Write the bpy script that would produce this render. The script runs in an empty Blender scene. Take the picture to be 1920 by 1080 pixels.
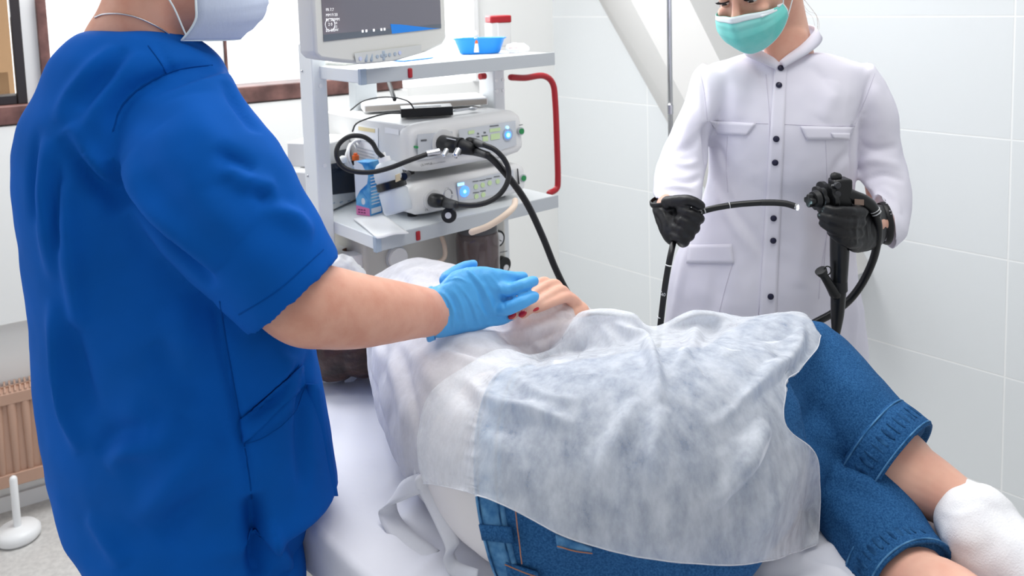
import bpy, math, random
import numpy as np
from mathutils import Vector, Matrix
from mathutils.bvhtree import BVHTree

random.seed(7)
rng = np.random.default_rng(7)
C = bpy.context.scene.collection
scene = bpy.context.scene

# ------------------------------------------------------------------ camera
F0, CX, CY = 1600.0, 960.0, 150.0
PITCH, ROLL = 0.0997, 0.030
CAM = np.array([0.0, 0.0, 1.6])
fwd = np.array([0, math.cos(PITCH), -math.sin(PITCH)])
up0 = np.array([0, math.sin(PITCH), math.cos(PITCH)])
rt0 = np.array([1.0, 0, 0])
RT = rt0 * math.cos(ROLL) - up0 * math.sin(ROLL)
UP = up0 * math.cos(ROLL) + rt0 * math.sin(ROLL)
cd = bpy.data.cameras.new('camera')
cam = bpy.data.objects.new('camera', cd)
C.objects.link(cam)
cd.sensor_width = 36.0
cd.lens = F0 / 1920 * 36
cd.shift_y = -(540 - CY) / 1920
cd.clip_start = 0.05
m = Matrix.Identity(4)
for i in range(3):
    m[i][0], m[i][1], m[i][2], m[i][3] = RT[i], UP[i], -fwd[i], CAM[i]
cam.matrix_world = m
cd.dof.use_dof = True
cd.dof.focus_distance = 1.45
cd.dof.aperture_fstop = 6.3
scene.camera = cam

# ------------------------------------------------------------------ light, sky, exposure
scene.view_settings.view_transform = 'Standard'
scene.view_settings.look = 'None'
scene.view_settings.gamma = 1
scene.view_settings.use_curve_mapping = False
scene.view_settings.exposure = -0.04
w = bpy.data.worlds.new('World')
scene.world = w
w.use_nodes = True
nt = w.node_tree
bg = nt.nodes['Background']
tc = nt.nodes.new('ShaderNodeTexCoord')
dt = nt.nodes.new('ShaderNodeVectorMath'); dt.operation = 'DOT_PRODUCT'
dt.inputs[1].default_value = Vector((-0.60, 0.78, 0.15)).normalized()
mr = nt.nodes.new('ShaderNodeMapRange')
mr.inputs['From Min'].default_value = 0.1; mr.inputs['From Max'].default_value = 0.75
mr.inputs['To Min'].default_value = 0.55; mr.inputs['To Max'].default_value = 2.6
nt.links.new(tc.outputs['Generated'], dt.inputs[0])
nt.links.new(dt.outputs['Value'], mr.inputs['Value'])
nt.links.new(mr.outputs['Result'], bg.inputs['Strength'])
bg.inputs['Color'].default_value = (0.95, 0.975, 1.0, 1)

def area(name, loc, target, size, power, col=(1, 1, 1)):
    l = bpy.data.lights.new(name, 'AREA'); l.shape = 'RECTANGLE'
    l.size, l.size_y = size; l.energy = power; l.color = col
    o = bpy.data.objects.new(name, l); C.objects.link(o)
    o.location = loc
    o.rotation_euler = (Vector(target) - Vector(loc)).to_track_quat('-Z', 'Y').to_euler()
    return o
area('window_daylight', (-0.9, 2.75, 2.0), (-0.1, 1.2, 0.9), (1.6, 1.0), 24, (0.93, 0.97, 1.0))
area('rear_fill_light', (-0.45, 2.35, 2.75), (-0.5, 2.75, 0.8), (1.2, 0.8), 27, (1.0, 0.99, 0.97))  # added fill with no real fixture, brightens the window wall and trolley
area('overhead_fill_light', (0.5, 1.3, 2.75), (0.3, 1.5, 0.8), (1.2, 0.8), 16, (1.0, 0.985, 0.96))  # unseen overhead fill, added to give folds and figures more form

# ------------------------------------------------------------------ helpers
def V(*a): return np.array(a, float)
def nrm(v): return np.asarray(v, float) / (np.linalg.norm(v) + 1e-12)
def ray(px, py): return fwd + (px - CX) / F0 * RT - (py - CY) / F0 * UP
def P(px, py, Y):
    r = ray(px, py); return CAM + r * (Y / r[1])
def PZ(px, py, z):
    r = ray(px, py); return CAM + r * ((z - CAM[2]) / r[2])
def PP(px, py, p0, n):
    r = ray(px, py); n = np.asarray(n, float)
    return CAM + r * (np.dot(np.asarray(p0) - CAM, n) / np.dot(r, n))
def lin(c):
    c = np.array(c, float) / 255.0
    return np.where(c <= 0.04045, c / 12.92, ((c + 0.055) / 1.055) ** 2.4)

def mat(name, rgb, rough=0.5, metal=0.0, var=None, bump=None, sheen=0, coat=0, sss=0, emit=None, trans=0, alpha=1, ior=1.45, spec=0.5):
    """var=(scale, rgb2, detail)   bump=(scale, strength, distance)"""
    m = bpy.data.materials.new(name); m.use_nodes = True
    nt = m.node_tree; b = nt.nodes['Principled BSDF']
    c = lin(rgb)
    b.inputs['Base Color'].default_value = (*c, 1)
    b.inputs['Roughness'].default_value = rough
    b.inputs['Metallic'].default_value = metal
    b.inputs['Sheen Weight'].default_value = sheen
    b.inputs['Coat Weight'].default_value = coat
    b.inputs['Transmission Weight'].default_value = trans
    b.inputs['Alpha'].default_value = alpha
    b.inputs['IOR'].default_value = ior
    b.inputs['Specular IOR Level'].default_value = spec
    if sss:
        b.inputs['Subsurface Weight'].default_value = sss
        b.inputs['Subsurface Radius'].default_value = (0.012, 0.005, 0.003)
        b.inputs['Subsurface Scale'].default_value = 1.0
    if emit:
        b.inputs['Emission Color'].default_value = (*lin(emit[0]), 1)
        b.inputs['Emission Strength'].default_value = emit[1]
    tcn = nt.nodes.new('ShaderNodeTexCoord')
    if var:
        n = nt.nodes.new('ShaderNodeTexNoise'); n.inputs['Scale'].default_value = var[0]
        n.inputs['Detail'].default_value = var[2] if len(var) > 2 else 4
        mp = nt.nodes.new('ShaderNodeMapRange'); mp.inputs['From Min'].default_value = .35; mp.inputs['From Max'].default_value = .65
        mx = nt.nodes.new('ShaderNodeMix'); mx.data_type = 'RGBA'
        mx.inputs[6].default_value = (*c, 1); mx.inputs[7].default_value = (*lin(var[1]), 1)
        nt.links.new(tcn.outputs['Object'], n.inputs['Vector'])
        nt.links.new(n.outputs['Fac'], mp.inputs['Value'])
        nt.links.new(mp.outputs['Result'], mx.inputs[0])
        nt.links.new(mx.outputs[2], b.inputs['Base Color'])
    if bump:
        n2 = nt.nodes.new('ShaderNodeTexNoise'); n2.inputs['Scale'].default_value = bump[0]; n2.inputs['Detail'].default_value = 3
        bp = nt.nodes.new('ShaderNodeBump'); bp.inputs['Strength'].default_value = bump[1]; bp.inputs['Distance'].default_value = bump[2]
        nt.links.new(tcn.outputs['Object'], n2.inputs['Vector'])
        nt.links.new(n2.outputs['Fac'], bp.inputs['Height'])
        nt.links.new(bp.outputs['Normal'], b.inputs['Normal'])
    return m

def gauze(name, rgb, base, amp, scale=30, rough=0.8):
    """non-woven fibre cloth: diffuse + translucent, mottled see-through"""
    m = bpy.data.materials.new(name); m.use_nodes = True
    nt = m.node_tree; nt.nodes.clear()
    out = nt.nodes.new('ShaderNodeOutputMaterial')
    tcn = nt.nodes.new('ShaderNodeTexCoord')
    df = nt.nodes.new('ShaderNodeBsdfDiffuse'); df.inputs['Color'].default_value = (*lin(rgb), 1)
    tl = nt.nodes.new('ShaderNodeBsdfTranslucent'); tl.inputs['Color'].default_value = (*lin(rgb), 1)
    m1 = nt.nodes.new('ShaderNodeMixShader'); m1.inputs[0].default_value = 0.22
    tr = nt.nodes.new('ShaderNodeBsdfTransparent')
    m2 = nt.nodes.new('ShaderNodeMixShader')
    n1 = nt.nodes.new('ShaderNodeTexNoise'); n1.inputs['Scale'].default_value = scale; n1.inputs['Detail'].default_value = 6; n1.inputs['Roughness'].default_value = .68
    mpg = nt.nodes.new('ShaderNodeMapping'); mpg.inputs['Scale'].default_value = (1, 1, .45); mpg.inputs['Rotation'].default_value = (.3, .5, .9)
    mp = nt.nodes.new('ShaderNodeMapRange'); mp.inputs['From Min'].default_value = .3; mp.inputs['From Max'].default_value = .7
    mp.inputs['To Min'].default_value = max(0, base - amp); mp.inputs['To Max'].default_value = base + amp
    bp = nt.nodes.new('ShaderNodeBump'); bp.inputs['Strength'].default_value = .25; bp.inputs['Distance'].default_value = .002
    L = nt.links.new
    L(tcn.outputs['Object'], mpg.inputs['Vector']); L(mpg.outputs['Vector'], n1.inputs['Vector'])
    L(n1.outputs['Fac'], mp.inputs['Value']); L(mp.outputs['Result'], m2.inputs[0])
    L(n1.outputs['Fac'], bp.inputs['Height']); L(bp.outputs['Normal'], df.inputs['Normal'])
    L(df.outputs[0], m1.inputs[1]); L(tl.outputs[0], m1.inputs[2])
    L(m1.outputs[0], m2.inputs[1]); L(tr.outputs[0], m2.inputs[2]); L(m2.outputs[0], out.inputs['Surface'])
    return m

class MB:
    def __init__(s): s.v = []; s.f = []
    def add(s, v, f):
        k = len(s.v); s.v += [tuple(map(float, p)) for p in v]; s.f += [tuple(i + k for i in q) for q in f]; return s
    def box(s, c, ex, ey, ez):
        c, ex, ey, ez = map(np.asarray, (c, ex, ey, ez))
        v = [c + a * ex + b * ey + d * ez for a in (-1, 1) for b in (-1, 1) for d in (-1, 1)]
        f = [(0, 1, 3, 2), (4, 6, 7, 5), (0, 4, 5, 1), (2, 3, 7, 6), (0, 2, 6, 4), (1, 5, 7, 3)]
        if np.dot(np.cross(ex, ey), ez) < 0: f = [q[::-1] for q in f]
        return s.add(v, f)
    def loft(s, rings, cap=True, closed=True):
        n = len(rings[0]); v = [p for r in rings for p in r]; f = []
        for i in range(len(rings) - 1):
            for j in range(n if closed else n - 1):
                a, b = i * n + j, i * n + (j + 1) % n
                f.append((a, b, b + n, a + n))
        if cap and closed:
            f.append(tuple(range(n))[::-1]); f.append(tuple(range((len(rings) - 1) * n, len(rings) * n)))
        return s.add(v, f)
    def tube(s, pts, r, n=14, sub=5, ref=None, round_=True, cap=True):
        pts = [np.asarray(p, float) for p in pts]
        rr = [r] * len(pts) if not isinstance(r, (list, tuple)) else list(r)
        rr = [q if isinstance(q, (tuple, list)) else (q, q) for q in rr]
        data = np.array([np.concatenate([p, q]) for p, q in zip(pts, rr)])
        if sub > 1 and len(pts) > 2: data = catmull(data, sub)
        pos = data[:, :3]; rad = data[:, 3:]
        tang = np.gradient(pos, axis=0); tang /= np.linalg.norm(tang, axis=1)[:, None] + 1e-12
        if ref is None:
            a = np.cross(tang[0], [0.13, 0.2, 1]);
            if np.linalg.norm(a) < 1e-3: a = np.cross(tang[0], [1, 0, 0])
            a = nrm(a); A = []
            for t in tang:
                a = nrm(a - np.dot(a, t) * t); A.append(a)
        else:
            A = [nrm(np.asarray(ref) - np.dot(ref, t) * t) for t in tang]
        th = np.linspace(0, 2 * math.pi, n, endpoint=False)
        rings = []
        def ring(p, t, a, ra, rb):
            b = np.cross(t, a)
            return [p + a * ra * math.cos(x) + b * rb * math.sin(x) for x in th]
        if round_:
            for k in (80, 60, 35):
                c_, s_ = math.cos(math.radians(k)), math.sin(math.radians(k)); rm = min(rad[0])
                rings.append(ring(pos[0] - tang[0] * rm * s_, tang[0], A[0], rad[0][0] * c_, rad[0][1] * c_))
        for p, t, a, q in zip(pos, tang, A, rad): rings.append(ring(p, t, a, q[0], q[1]))
        if round_:
            for k in (35, 60, 80):
                c_, s_ = math.cos(math.radians(k)), math.sin(math.radians(k)); rm = min(rad[-1])
                rings.append(ring(pos[-1] + tang[-1] * rm * s_, tang[-1], A[-1], rad[-1][0] * c_, rad[-1][1] * c_))
        return s.loft(rings, cap=cap)
    def cyl(s, a, b, r, r2=None, n=24):
        a, b = np.asarray(a, float), np.asarray(b, float); t = nrm(b - a); r2 = r if r2 is None else r2
        u = nrm(np.cross(t, [0.1, 0.2, 1] if abs(t[2]) < .9 else [1, 0, 0])); w_ = np.cross(t, u)
        th = np.linspace(0, 2 * math.pi, n, endpoint=False)
        return s.loft([[c + u * q * math.cos(x) + w_ * q * math.sin(x) for x in th] for c, q in ((a, r), (b, r2))])
    def lathe(s, prof, o, ax=(0, 0, 1), n=28):
        o = np.asarray(o, float); t = nrm(ax)
        u = nrm(np.cross(t, [0.1, 0.2, 1] if abs(t[2]) < .9 else [1, 0, 0])); w_ = np.cross(t, u)
        th = np.linspace(0, 2 * math.pi, n, endpoint=False)
        return s.loft([[o + t * z + u * q * math.cos(x) + w_ * q * math.sin(x) for x in th] for q, z in prof])
    def ell(s, c, ax, ay, az, n=16):
        c, ax, ay, az = map(lambda q: np.asarray(q, float), (c, ax, ay, az)); rings = []
        for i in range(1, n):
            ph = math.pi * i / n
            rings.append([c - az * math.cos(ph) + math.sin(ph) * (ax * math.cos(x) + ay * math.sin(x)) for x in np.linspace(0, 2 * math.pi, n * 2, endpoint=False)])
        return s.loft(rings)
    def prism(s, poly, w_):
        poly = [np.asarray(p, float) for p in poly]; n = len(poly); w_ = np.asarray(w_, float)
        v = poly + [p + w_ for p in poly]
        f = [tuple(range(n))[::-1], tuple(range(n, 2 * n))] + [(i, (i + 1) % n, (i + 1) % n + n, i + n) for i in range(n)]
        return s.add(v, f)
    def grid(s, G):
        h, w_ = G.shape[:2]; v = G.reshape(-1, 3)
        f = [(i * w_ + j, i * w_ + j + 1, (i + 1) * w_ + j + 1, (i + 1) * w_ + j) for i in range(h - 1) for j in range(w_ - 1)]
        return s.add(v, f)

def catmull(D, sub):
    D = np.asarray(D, float); n = len(D); out = []
    E = np.vstack([2 * D[0] - D[1], D, 2 * D[-1] - D[-2]])
    for i in range(n - 1):
        p0, p1, p2, p3 = E[i], E[i + 1], E[i + 2], E[i + 3]
        for k in range(sub):
            t = k / sub
            out.append(0.5 * ((2 * p1) + (-p0 + p2) * t + (2 * p0 - 5 * p1 + 4 * p2 - p3) * t * t + (-p0 + 3 * p1 - 3 * p2 + p3) * t ** 3))
    out.append(D[-1]); return np.array(out)

def link(me_or_mb, name, material, parent=None, smooth=True, bevel=0, solid=0, sub=0, autos=None):
    if isinstance(me_or_mb, MB):
        me = bpy.data.meshes.new(name); me.from_pydata(me_or_mb.v, [], me_or_mb.f); me.validate()
        import bmesh
        bm = bmesh.new(); bm.from_mesh(me); bmesh.ops.recalc_face_normals(bm, faces=bm.faces); bm.to_mesh(me); bm.free()
    else: me = me_or_mb
    me.materials.clear(); me.materials.append(material)
    o = bpy.data.objects.new(name, me); C.objects.link(o)
    me.polygons.foreach_set('use_smooth', [smooth] * len(me.polygons))
    if smooth and autos: me.set_sharp_from_angle(angle=math.radians(autos))
    if solid: md = o.modifiers.new('s', 'SOLIDIFY'); md.thickness = solid; md.offset = 0
    if bevel:
        md = o.modifiers.new('b', 'BEVEL'); md.width = bevel; md.segments = 2; md.limit_method = 'ANGLE'; md.angle_limit = math.radians(40)
        me.polygons.foreach_set('use_smooth', [True] * len(me.polygons)); me.set_sharp_from_angle(angle=math.radians(35))
    if sub: md = o.modifiers.new('u', 'SUBSURF'); md.levels = sub; md.render_levels = sub
    if parent is not None:
        o.parent = parent
        o.matrix_parent_inverse = parent_world(parent).inverted()
    return o
def parent_world(p):
    M = p.matrix_basis.copy()
    while p.parent is not None:
        M = p.parent.matrix_basis @ (p.matrix_parent_inverse @ M); p = p.parent
    return M
def tag(o, label, cat, group=None):
    o['label'] = label; o['category'] = cat
    if group: o['group'] = group
    return o
def thing(name, label, cat, loc, group=None):
    o = bpy.data.objects.new(name, None); C.objects.link(o); o.location = [float(x) for x in loc]
    o.empty_display_size = .05
    return tag(o, label, cat, group)
def struct(mb, name, m, **k):
    o = link(mb, name, m, smooth=k.pop('smooth', False), **k); o['kind'] = 'structure'; return o

def remesh(mb, voxel, smooth=8, fac=.5):
    me = bpy.data.meshes.new('tmp'); me.from_pydata(mb.v, [], mb.f); me.validate()
    import bmesh
    bm = bmesh.new(); bm.from_mesh(me)
    bmesh.ops.recalc_face_normals(bm, faces=bm.faces); bm.to_mesh(me); bm.free()
    o = bpy.data.objects.new('tmp', me); C.objects.link(o)
    r = o.modifiers.new('r', 'REMESH'); r.mode = 'VOXEL'; r.voxel_size = voxel
    if smooth: q = o.modifiers.new('s', 'SMOOTH'); q.factor = fac; q.iterations = smooth
    dg = bpy.context.evaluated_depsgraph_get(); dg.update()
    out = bpy.data.meshes.new_from_object(o.evaluated_get(dg))
    bpy.data.objects.remove(o); bpy.data.meshes.remove(me)
    return out
def getv(me):
    a = np.empty(len(me.vertices) * 3, np.float32); me.vertices.foreach_get('co', a); return a.reshape(-1, 3).astype(float)
def getn(me):
    a = np.empty(len(me.vertices) * 3, np.float32); me.vertex_normals.foreach_get('vector', a); return a.reshape(-1, 3).astype(float)
def setv(me, v):
    me.vertices.foreach_set('co', v.astype(np.float32).ravel()); me.update()
def bvh_of(*mes):
    vs, fs, k = [], [], 0
    for me in mes:
        v = getv(me); vs += [tuple(x) for x in v]
        fs += [tuple(i + k for i in p.vertices) for p in me.polygons]; k += len(v)
    return BVHTree.FromPolygons(vs, fs)
def hit(bvh, px, py):
    r = ray(px, py); h = bvh.ray_cast(Vector(CAM), Vector(r))
    if h[0] is None: return None, None
    n = np.array(h[1])
    if np.dot(n, r) > 0: n = -n
    return np.array(h[0]), n
def creases(me, specs, bvh=None, outward=True):
    """specs: (pixel polyline, width m, amplitude m [+ridge / -valley])"""
    bvh = bvh or bvh_of(me)
    v = getv(me); nn = getn(me)
    disp = np.zeros(len(v))
    view = v - CAM; facing = np.einsum('ij,ij->i', view, nn) < 0.25 * np.linalg.norm(view, axis=1)
    for pts, wd, amp in specs:
        q = catmull(np.array(pts, float), 8) if len(pts) > 2 else np.linspace(pts[0], pts[1], 12)
        H = [hit(bvh, a, b)[0] for a, b in q]; H = [h for h in H if h is not None]
        if len(H) < 3: continue
        H = np.array(H); lo, hi = H.min(0) - 3 * wd, H.max(0) + 3 * wd
        idx = np.where(((v > lo) & (v < hi)).all(1) & facing)[0]
        if not len(idx): continue
        vv = v[idx]; best = np.full(len(idx), 1e9); bt = np.zeros(len(idx)); n = len(H)
        for i in range(n - 1):
            a, b = H[i], H[i + 1]; ab = b - a; L = np.dot(ab, ab)
            if L > .01: continue
            t = np.clip((vv - a) @ ab / (L + 1e-12), 0, 1)
            d = np.linalg.norm(vv - (a + t[:, None] * ab), axis=1)
            k = d < best; best[k] = d[k]; bt[k] = (i + t[k]) / (n - 1)
        taper = np.sin(np.clip(bt, 0.0, 1.0) * math.pi) ** .6
        disp[idx] += amp * np.exp(-(best / wd) ** 2) * taper
    setv(me, v + nn * disp[:, None]); return me
def rumple(me, scale, amp, seed=0, stretch=(1, 1, 1)):
    from mathutils import noise
    v = getv(me); nn = getn(me)
    d = np.array([noise.noise(Vector((x * scale * stretch[0] + seed, y * scale * stretch[1], z * scale * stretch[2]))) for x, y, z in v])
    setv(me, v + nn * (d * amp)[:, None]); return me
def patch(bvh, quad, off, nu=16, nv=8, prj=True):
    """panel conforming to the surface under a pixel quad (tl, tr, br, bl)"""
    tl, tr, br, bl = [np.array(q, float) for q in quad]; G = np.zeros((nv + 1, nu + 1, 3)); last = None
    for i in range(nv + 1):
        for j in range(nu + 1):
            a, b = j / nu, i / nv
            if last is None or last[0] is None: last = hit(bvh, *((tl * (1 - a) + tr * a) * (1 - b) + (bl * (1 - a) + br * a) * b))
    if last[0] is None: return MB()
    for i in range(nv + 1):
        for j in range(nu + 1):
            a, b = j / nu, i / nv
            q = (tl * (1 - a) + tr * a) * (1 - b) + (bl * (1 - a) + br * a) * b
            h, n = hit(bvh, *q)
            if h is None: h, n = last
            last = (h, n)
            G[i, j] = h + nrm(n * .6 - nrm(ray(*q)) * .4) * off
    return MB().grid(G)
def strip_on(bvh, pix, off, r, n=8):
    q = catmull(np.array(pix, float), 6) if len(pix) > 2 else np.linspace(pix[0], pix[1], 14); L = []
    for a, b in q:
        h, nn = hit(bvh, a, b)
        if h is not None: L.append(h + nn * off)
    mb = MB()
    if len(L) > 2: mb.tube(L, r, n=n, sub=1)
    return mb
def text_mb(txt, size, o, u, v_, off, extr=0.0003):
    cu = bpy.data.curves.new('t', 'FONT'); cu.body = txt; cu.size = size; cu.extrude = 0
    ob = bpy.data.objects.new('t', cu); C.objects.link(ob)
    dg = bpy.context.evaluated_depsgraph_get(); dg.update()
    me = bpy.data.meshes.new_from_object(ob.evaluated_get(dg))
    n = nrm(np.cross(u, v_)); vs = [np.asarray(o) + np.asarray(u) * a.co.x + np.asarray(v_) * a.co.y + n * off for a in me.vertices]
    fs = [tuple(p.vertices) for p in me.polygons]
    bpy.data.objects.remove(ob); bpy.data.curves.remove(cu); bpy.data.meshes.remove(me)
    return MB().add(vs, fs)

# ------------------------------------------------------------------ materials
M = {}
M['white_paint'] = mat('white_paint', (236, 237, 236), .55, bump=(60, .05, .002))
M['trim_white'] = mat('trim_white', (238, 239, 240), .35)
M['brown_wood'] = mat('brown_wood', (128, 92, 86), .4, var=(14, (84, 58, 55), 6))
M['dark_frame'] = mat('dark_frame', (46, 42, 44), .4)
M['beam'] = mat('beam_grey', (206, 205, 203), .6)
M['floor'] = mat('floor_vinyl', (205, 203, 200), .4, var=(60, (188, 186, 184), 8))
M['chrome'] = mat('chrome', (200, 202, 206), .18, 1)
M['steel'] = mat('steel', (190, 190, 192), .3, 1)
M['scrub'] = mat('scrub_blue', (1, 87, 178), .85, var=(9, (1, 83, 168), 4), bump=(900, .15, .0006), spec=.15)
M['scrub_dk'] = mat('scrub_seam', (2, 70, 148), .9, spec=.1)
M['skin'] = mat('skin', (226, 172, 150), .48, var=(28, (216, 156, 134), 5), bump=(350, .12, .001), sss=.12, spec=.35)
M['skin_f'] = mat('skin_light', (228, 180, 158), .45, var=(22, (220, 166, 146), 4), bump=(300, .06, .0006), sss=.12, spec=.35)
M['glove_b'] = mat('glove_blue', (84, 170, 232), .42, bump=(260, .25, .0012), spec=.4)
M['glove_k'] = mat('glove_black', (22, 22, 25), .42, bump=(260, .3, .0012), spec=.45)
M['mask_w'] = gauze('mask_lavender', (214, 224, 244), .02, .02, 200)
M['mask_g'] = mat('mask_green', (116, 212, 204), .8, var=(16, (150, 222, 216), 5), bump=(500, .15, .0005), spec=.2)
M['mask_edge'] = mat('mask_edge', (226, 236, 240), .8)
M['hair'] = mat('hair_brown', (70, 46, 38), .5, var=(40, (40, 26, 22), 4), bump=(90, .6, .004))
M['tunic'] = mat('tunic_white', (229, 227, 238), .85, var=(7, (225, 223, 236), 3), bump=(1100, .12, .0005), spec=.15)
M['tunic_seam'] = mat('tunic_seam', (206, 202, 216), .9, spec=.1)
M['navy'] = mat('navy_button', (30, 30, 58), .35)
M['black'] = mat('black_plastic', (18, 19, 21), .32)
M['black_r'] = mat('black_rubber', (26, 27, 29), .5)
M['button_rubber'] = mat('button_rubber', (52, 53, 57), .45)
M['grey_mark'] = mat('pale_mark', (215, 216, 218), .6)
M['denim'] = mat('denim', (24, 68, 116), .85, var=(420, (48, 98, 146), 6), bump=(900, .4, .0009), spec=.15)
M['denim_lt'] = mat('denim_faded', (92, 142, 184), .85, var=(60, (50, 100, 148), 8), bump=(700, .4, .0009), spec=.15)
M['denim_dk'] = mat('denim_dark', (22, 58, 98), .85, var=(90, (48, 94, 140), 6), spec=.1)
M['stitch'] = mat('stitch_orange', (176, 118, 84), .8)
M['sock'] = mat('sock_white', (236, 236, 238), .95, var=(30, (228, 228, 232), 4), bump=(420, .5, .0015), spec=.1)
M['shirt'] = mat('undershirt_white', (226, 222, 222), .9, bump=(300, .1, .001), spec=.1)
M['gown'] = gauze('gown_gauze', (240, 243, 248), .61, .17, 34)
M['gown_body'] = gauze('gown_upper_gauze', (238, 238, 243), .25, .12, 26)
M['tie'] = gauze('gown_tie', (240, 241, 246), .05, .03, 30)
M['sheet'] = mat('bed_sheet', (226, 227, 235), .8, bump=(14, .25, .01), spec=.2)
M['vinyl'] = mat('mattress_vinyl', (120, 132, 150), .45)
M['enamel'] = mat('trolley_enamel', (226, 230, 232), .35)
M['enamel_edge'] = mat('trolley_edge', (186, 191, 194), .4)
M['corner'] = mat('corner_cap', (166, 180, 194), .35)
M['red'] = mat('red_plastic', (166, 28, 38), .35)
M['case'] = mat('case_white', (222, 222, 221), .4)
M['panel'] = mat('panel_grey', (200, 204, 208), .45)
M['mon'] = mat('monitor_case', (214, 214, 209), .45)
M['screen'] = mat('screen_glass', (98, 97, 106), .12, spec=.6, emit=((98, 97, 106), .35))
M['glyph'] = mat('screen_glyph', (230, 230, 230), .5, emit=((235, 235, 240), .8))
M['ledb'] = mat('blue_led', (70, 140, 255), .4, emit=((60, 130, 255), 2.2))
M['ledb2'] = mat('pale_blue_led', (180, 225, 255), .4, emit=((150, 215, 255), 1.4))
M['green'] = mat('green_key', (35, 120, 70), .35, emit=((20, 110, 50), .3))
M['lime'] = mat('lime_key', (200, 222, 170), .5)
M['dots'] = mat('dark_print', (95, 97, 100), .6)
M['ink'] = mat('ink_black', (30, 30, 34), .6)
M['tray'] = mat('tray_blue', (22, 142, 236), .35)
M['orange'] = mat('orange_plastic', (236, 110, 40), .4)
M['pvc'] = mat('clear_plastic', (240, 243, 246), .25, alpha=.55)
M['bottle'] = mat('translucent_bottle', (226, 232, 238), .3, alpha=.7)
M['smoke'] = mat('smoked_jar', (90, 74, 74), .15, alpha=.75, coat=.5)
M['beige'] = mat('beige_case', (205, 203, 196), .5)
M['hose'] = mat('cream_hose', (226, 205, 186), .4)
M['pink'] = mat('carton_pink', (226, 128, 178), .5)
M['carton_blue'] = mat('carton_blue', (30, 130, 205), .45, var=(30, (120, 190, 230), 2))
M['carton_white'] = mat('carton_white', (226, 232, 240), .45)
M['paper'] = mat('paper_white', (242, 242, 242), .9)
M['radiator'] = mat('radiator_brown', (188, 152, 132), .45)
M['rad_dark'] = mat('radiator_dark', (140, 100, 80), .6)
M['nail'] = mat('nail_red', (186, 16, 34), .18, coat=.6)
M['eye'] = mat('eye_white', (225, 222, 220), .2)
M['iris'] = mat('iris_brown', (50, 38, 34), .2)
M['silver_chain'] = mat('silver', (200, 200, 204), .25, 1)
M['net'] = mat('hair_net', (235, 235, 235), .5)
M['cap_film'] = mat('cap_film', (238, 240, 242), .3, alpha=.5)
M['tip'] = mat('light_tip', (220, 255, 255), .3, emit=((205, 248, 255), 40))
M['brick'] = mat('outside_wall', (206, 184, 158), .9, var=(6, (176, 150, 128), 5), bump=(30, .4, .01))
M['outside_wood'] = mat('outside_boards', (196, 158, 120), .8)

# ================================================================== THE ROOM
def tile_mat():
    m = bpy.data.materials.new('glazed_wall_tile'); m.use_nodes = True; nt = m.node_tree; b = nt.nodes['Principled BSDF']
    tcn = nt.nodes.new('ShaderNodeTexCoord'); br = nt.nodes.new('ShaderNodeTexBrick')
    br.offset = 0; br.inputs['Scale'].default_value = 1; br.inputs['Brick Width'].default_value = .658; br.inputs['Row Height'].default_value = .352
    br.inputs['Mortar Size'].default_value = .0032; br.inputs['Mortar Smooth'].default_value = .6
    br.inputs['Color1'].default_value = br.inputs['Color2'].default_value = (*lin((221, 225, 227)), 1)
    br.inputs['Mortar'].default_value = (*lin((238, 240, 240)), 1)
    bp = nt.nodes.new('ShaderNodeBump'); bp.inputs['Strength'].default_value = .35; bp.inputs['Distance'].default_value = .002; bp.invert = True
    nt.links.new(tcn.outputs['Object'], br.inputs['Vector']); nt.links.new(br.outputs['Color'], b.inputs['Base Color'])
    nt.links.new(br.outputs['Fac'], bp.inputs['Height']); nt.links.new(bp.outputs['Normal'], b.inputs['Normal'])
    b.inputs['Roughness'].default_value = .32; b.inputs['Specular IOR Level'].default_value = .35
    return m
M['tile'] = tile_mat()
WD = nrm(V(-.669, .743, 0)); WN = V(-.743, -.669, 0)          # tiled wall: direction to the far end, normal into the room
WA = V(.975, 2.89, 0)
CORNER = WA + WD * 1.176
def placed(mb, name, m, org, xdir, **k):
    o = struct(mb, name, m, **k)
    z = np.cross(xdir, [0, 0, 1])
    mt = Matrix.Identity(4)
    for i in range(3): mt[i][0], mt[i][1], mt[i][2], mt[i][3] = xdir[i], (0, 0, 1)[i], z[i], org[i]
    o.matrix_basis = mt; return o
org = WA - WD * .661 + V(0, 0, 1.498 - .352 * 5)
# local x runs along the wall to the far corner, y up, z behind/into the room
mb = MB(); x0, x1 = -2.2, .661 + 1.176
zb = -(1.498 - .352 * 5)
zc = np.cross(WD, [0, 0, 1]); sgn = -1 if np.dot(zc, WN) > 0 else 1
mb.box(((x0 + x1) / 2, (zb + 2.9) / 2, sgn * .05), ((x1 - x0) / 2, 0, 0), (0, (2.9 - zb) / 2, 0), (0, 0, .05))
placed(mb, 'wall_right', M['tile'], org, WD)

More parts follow.
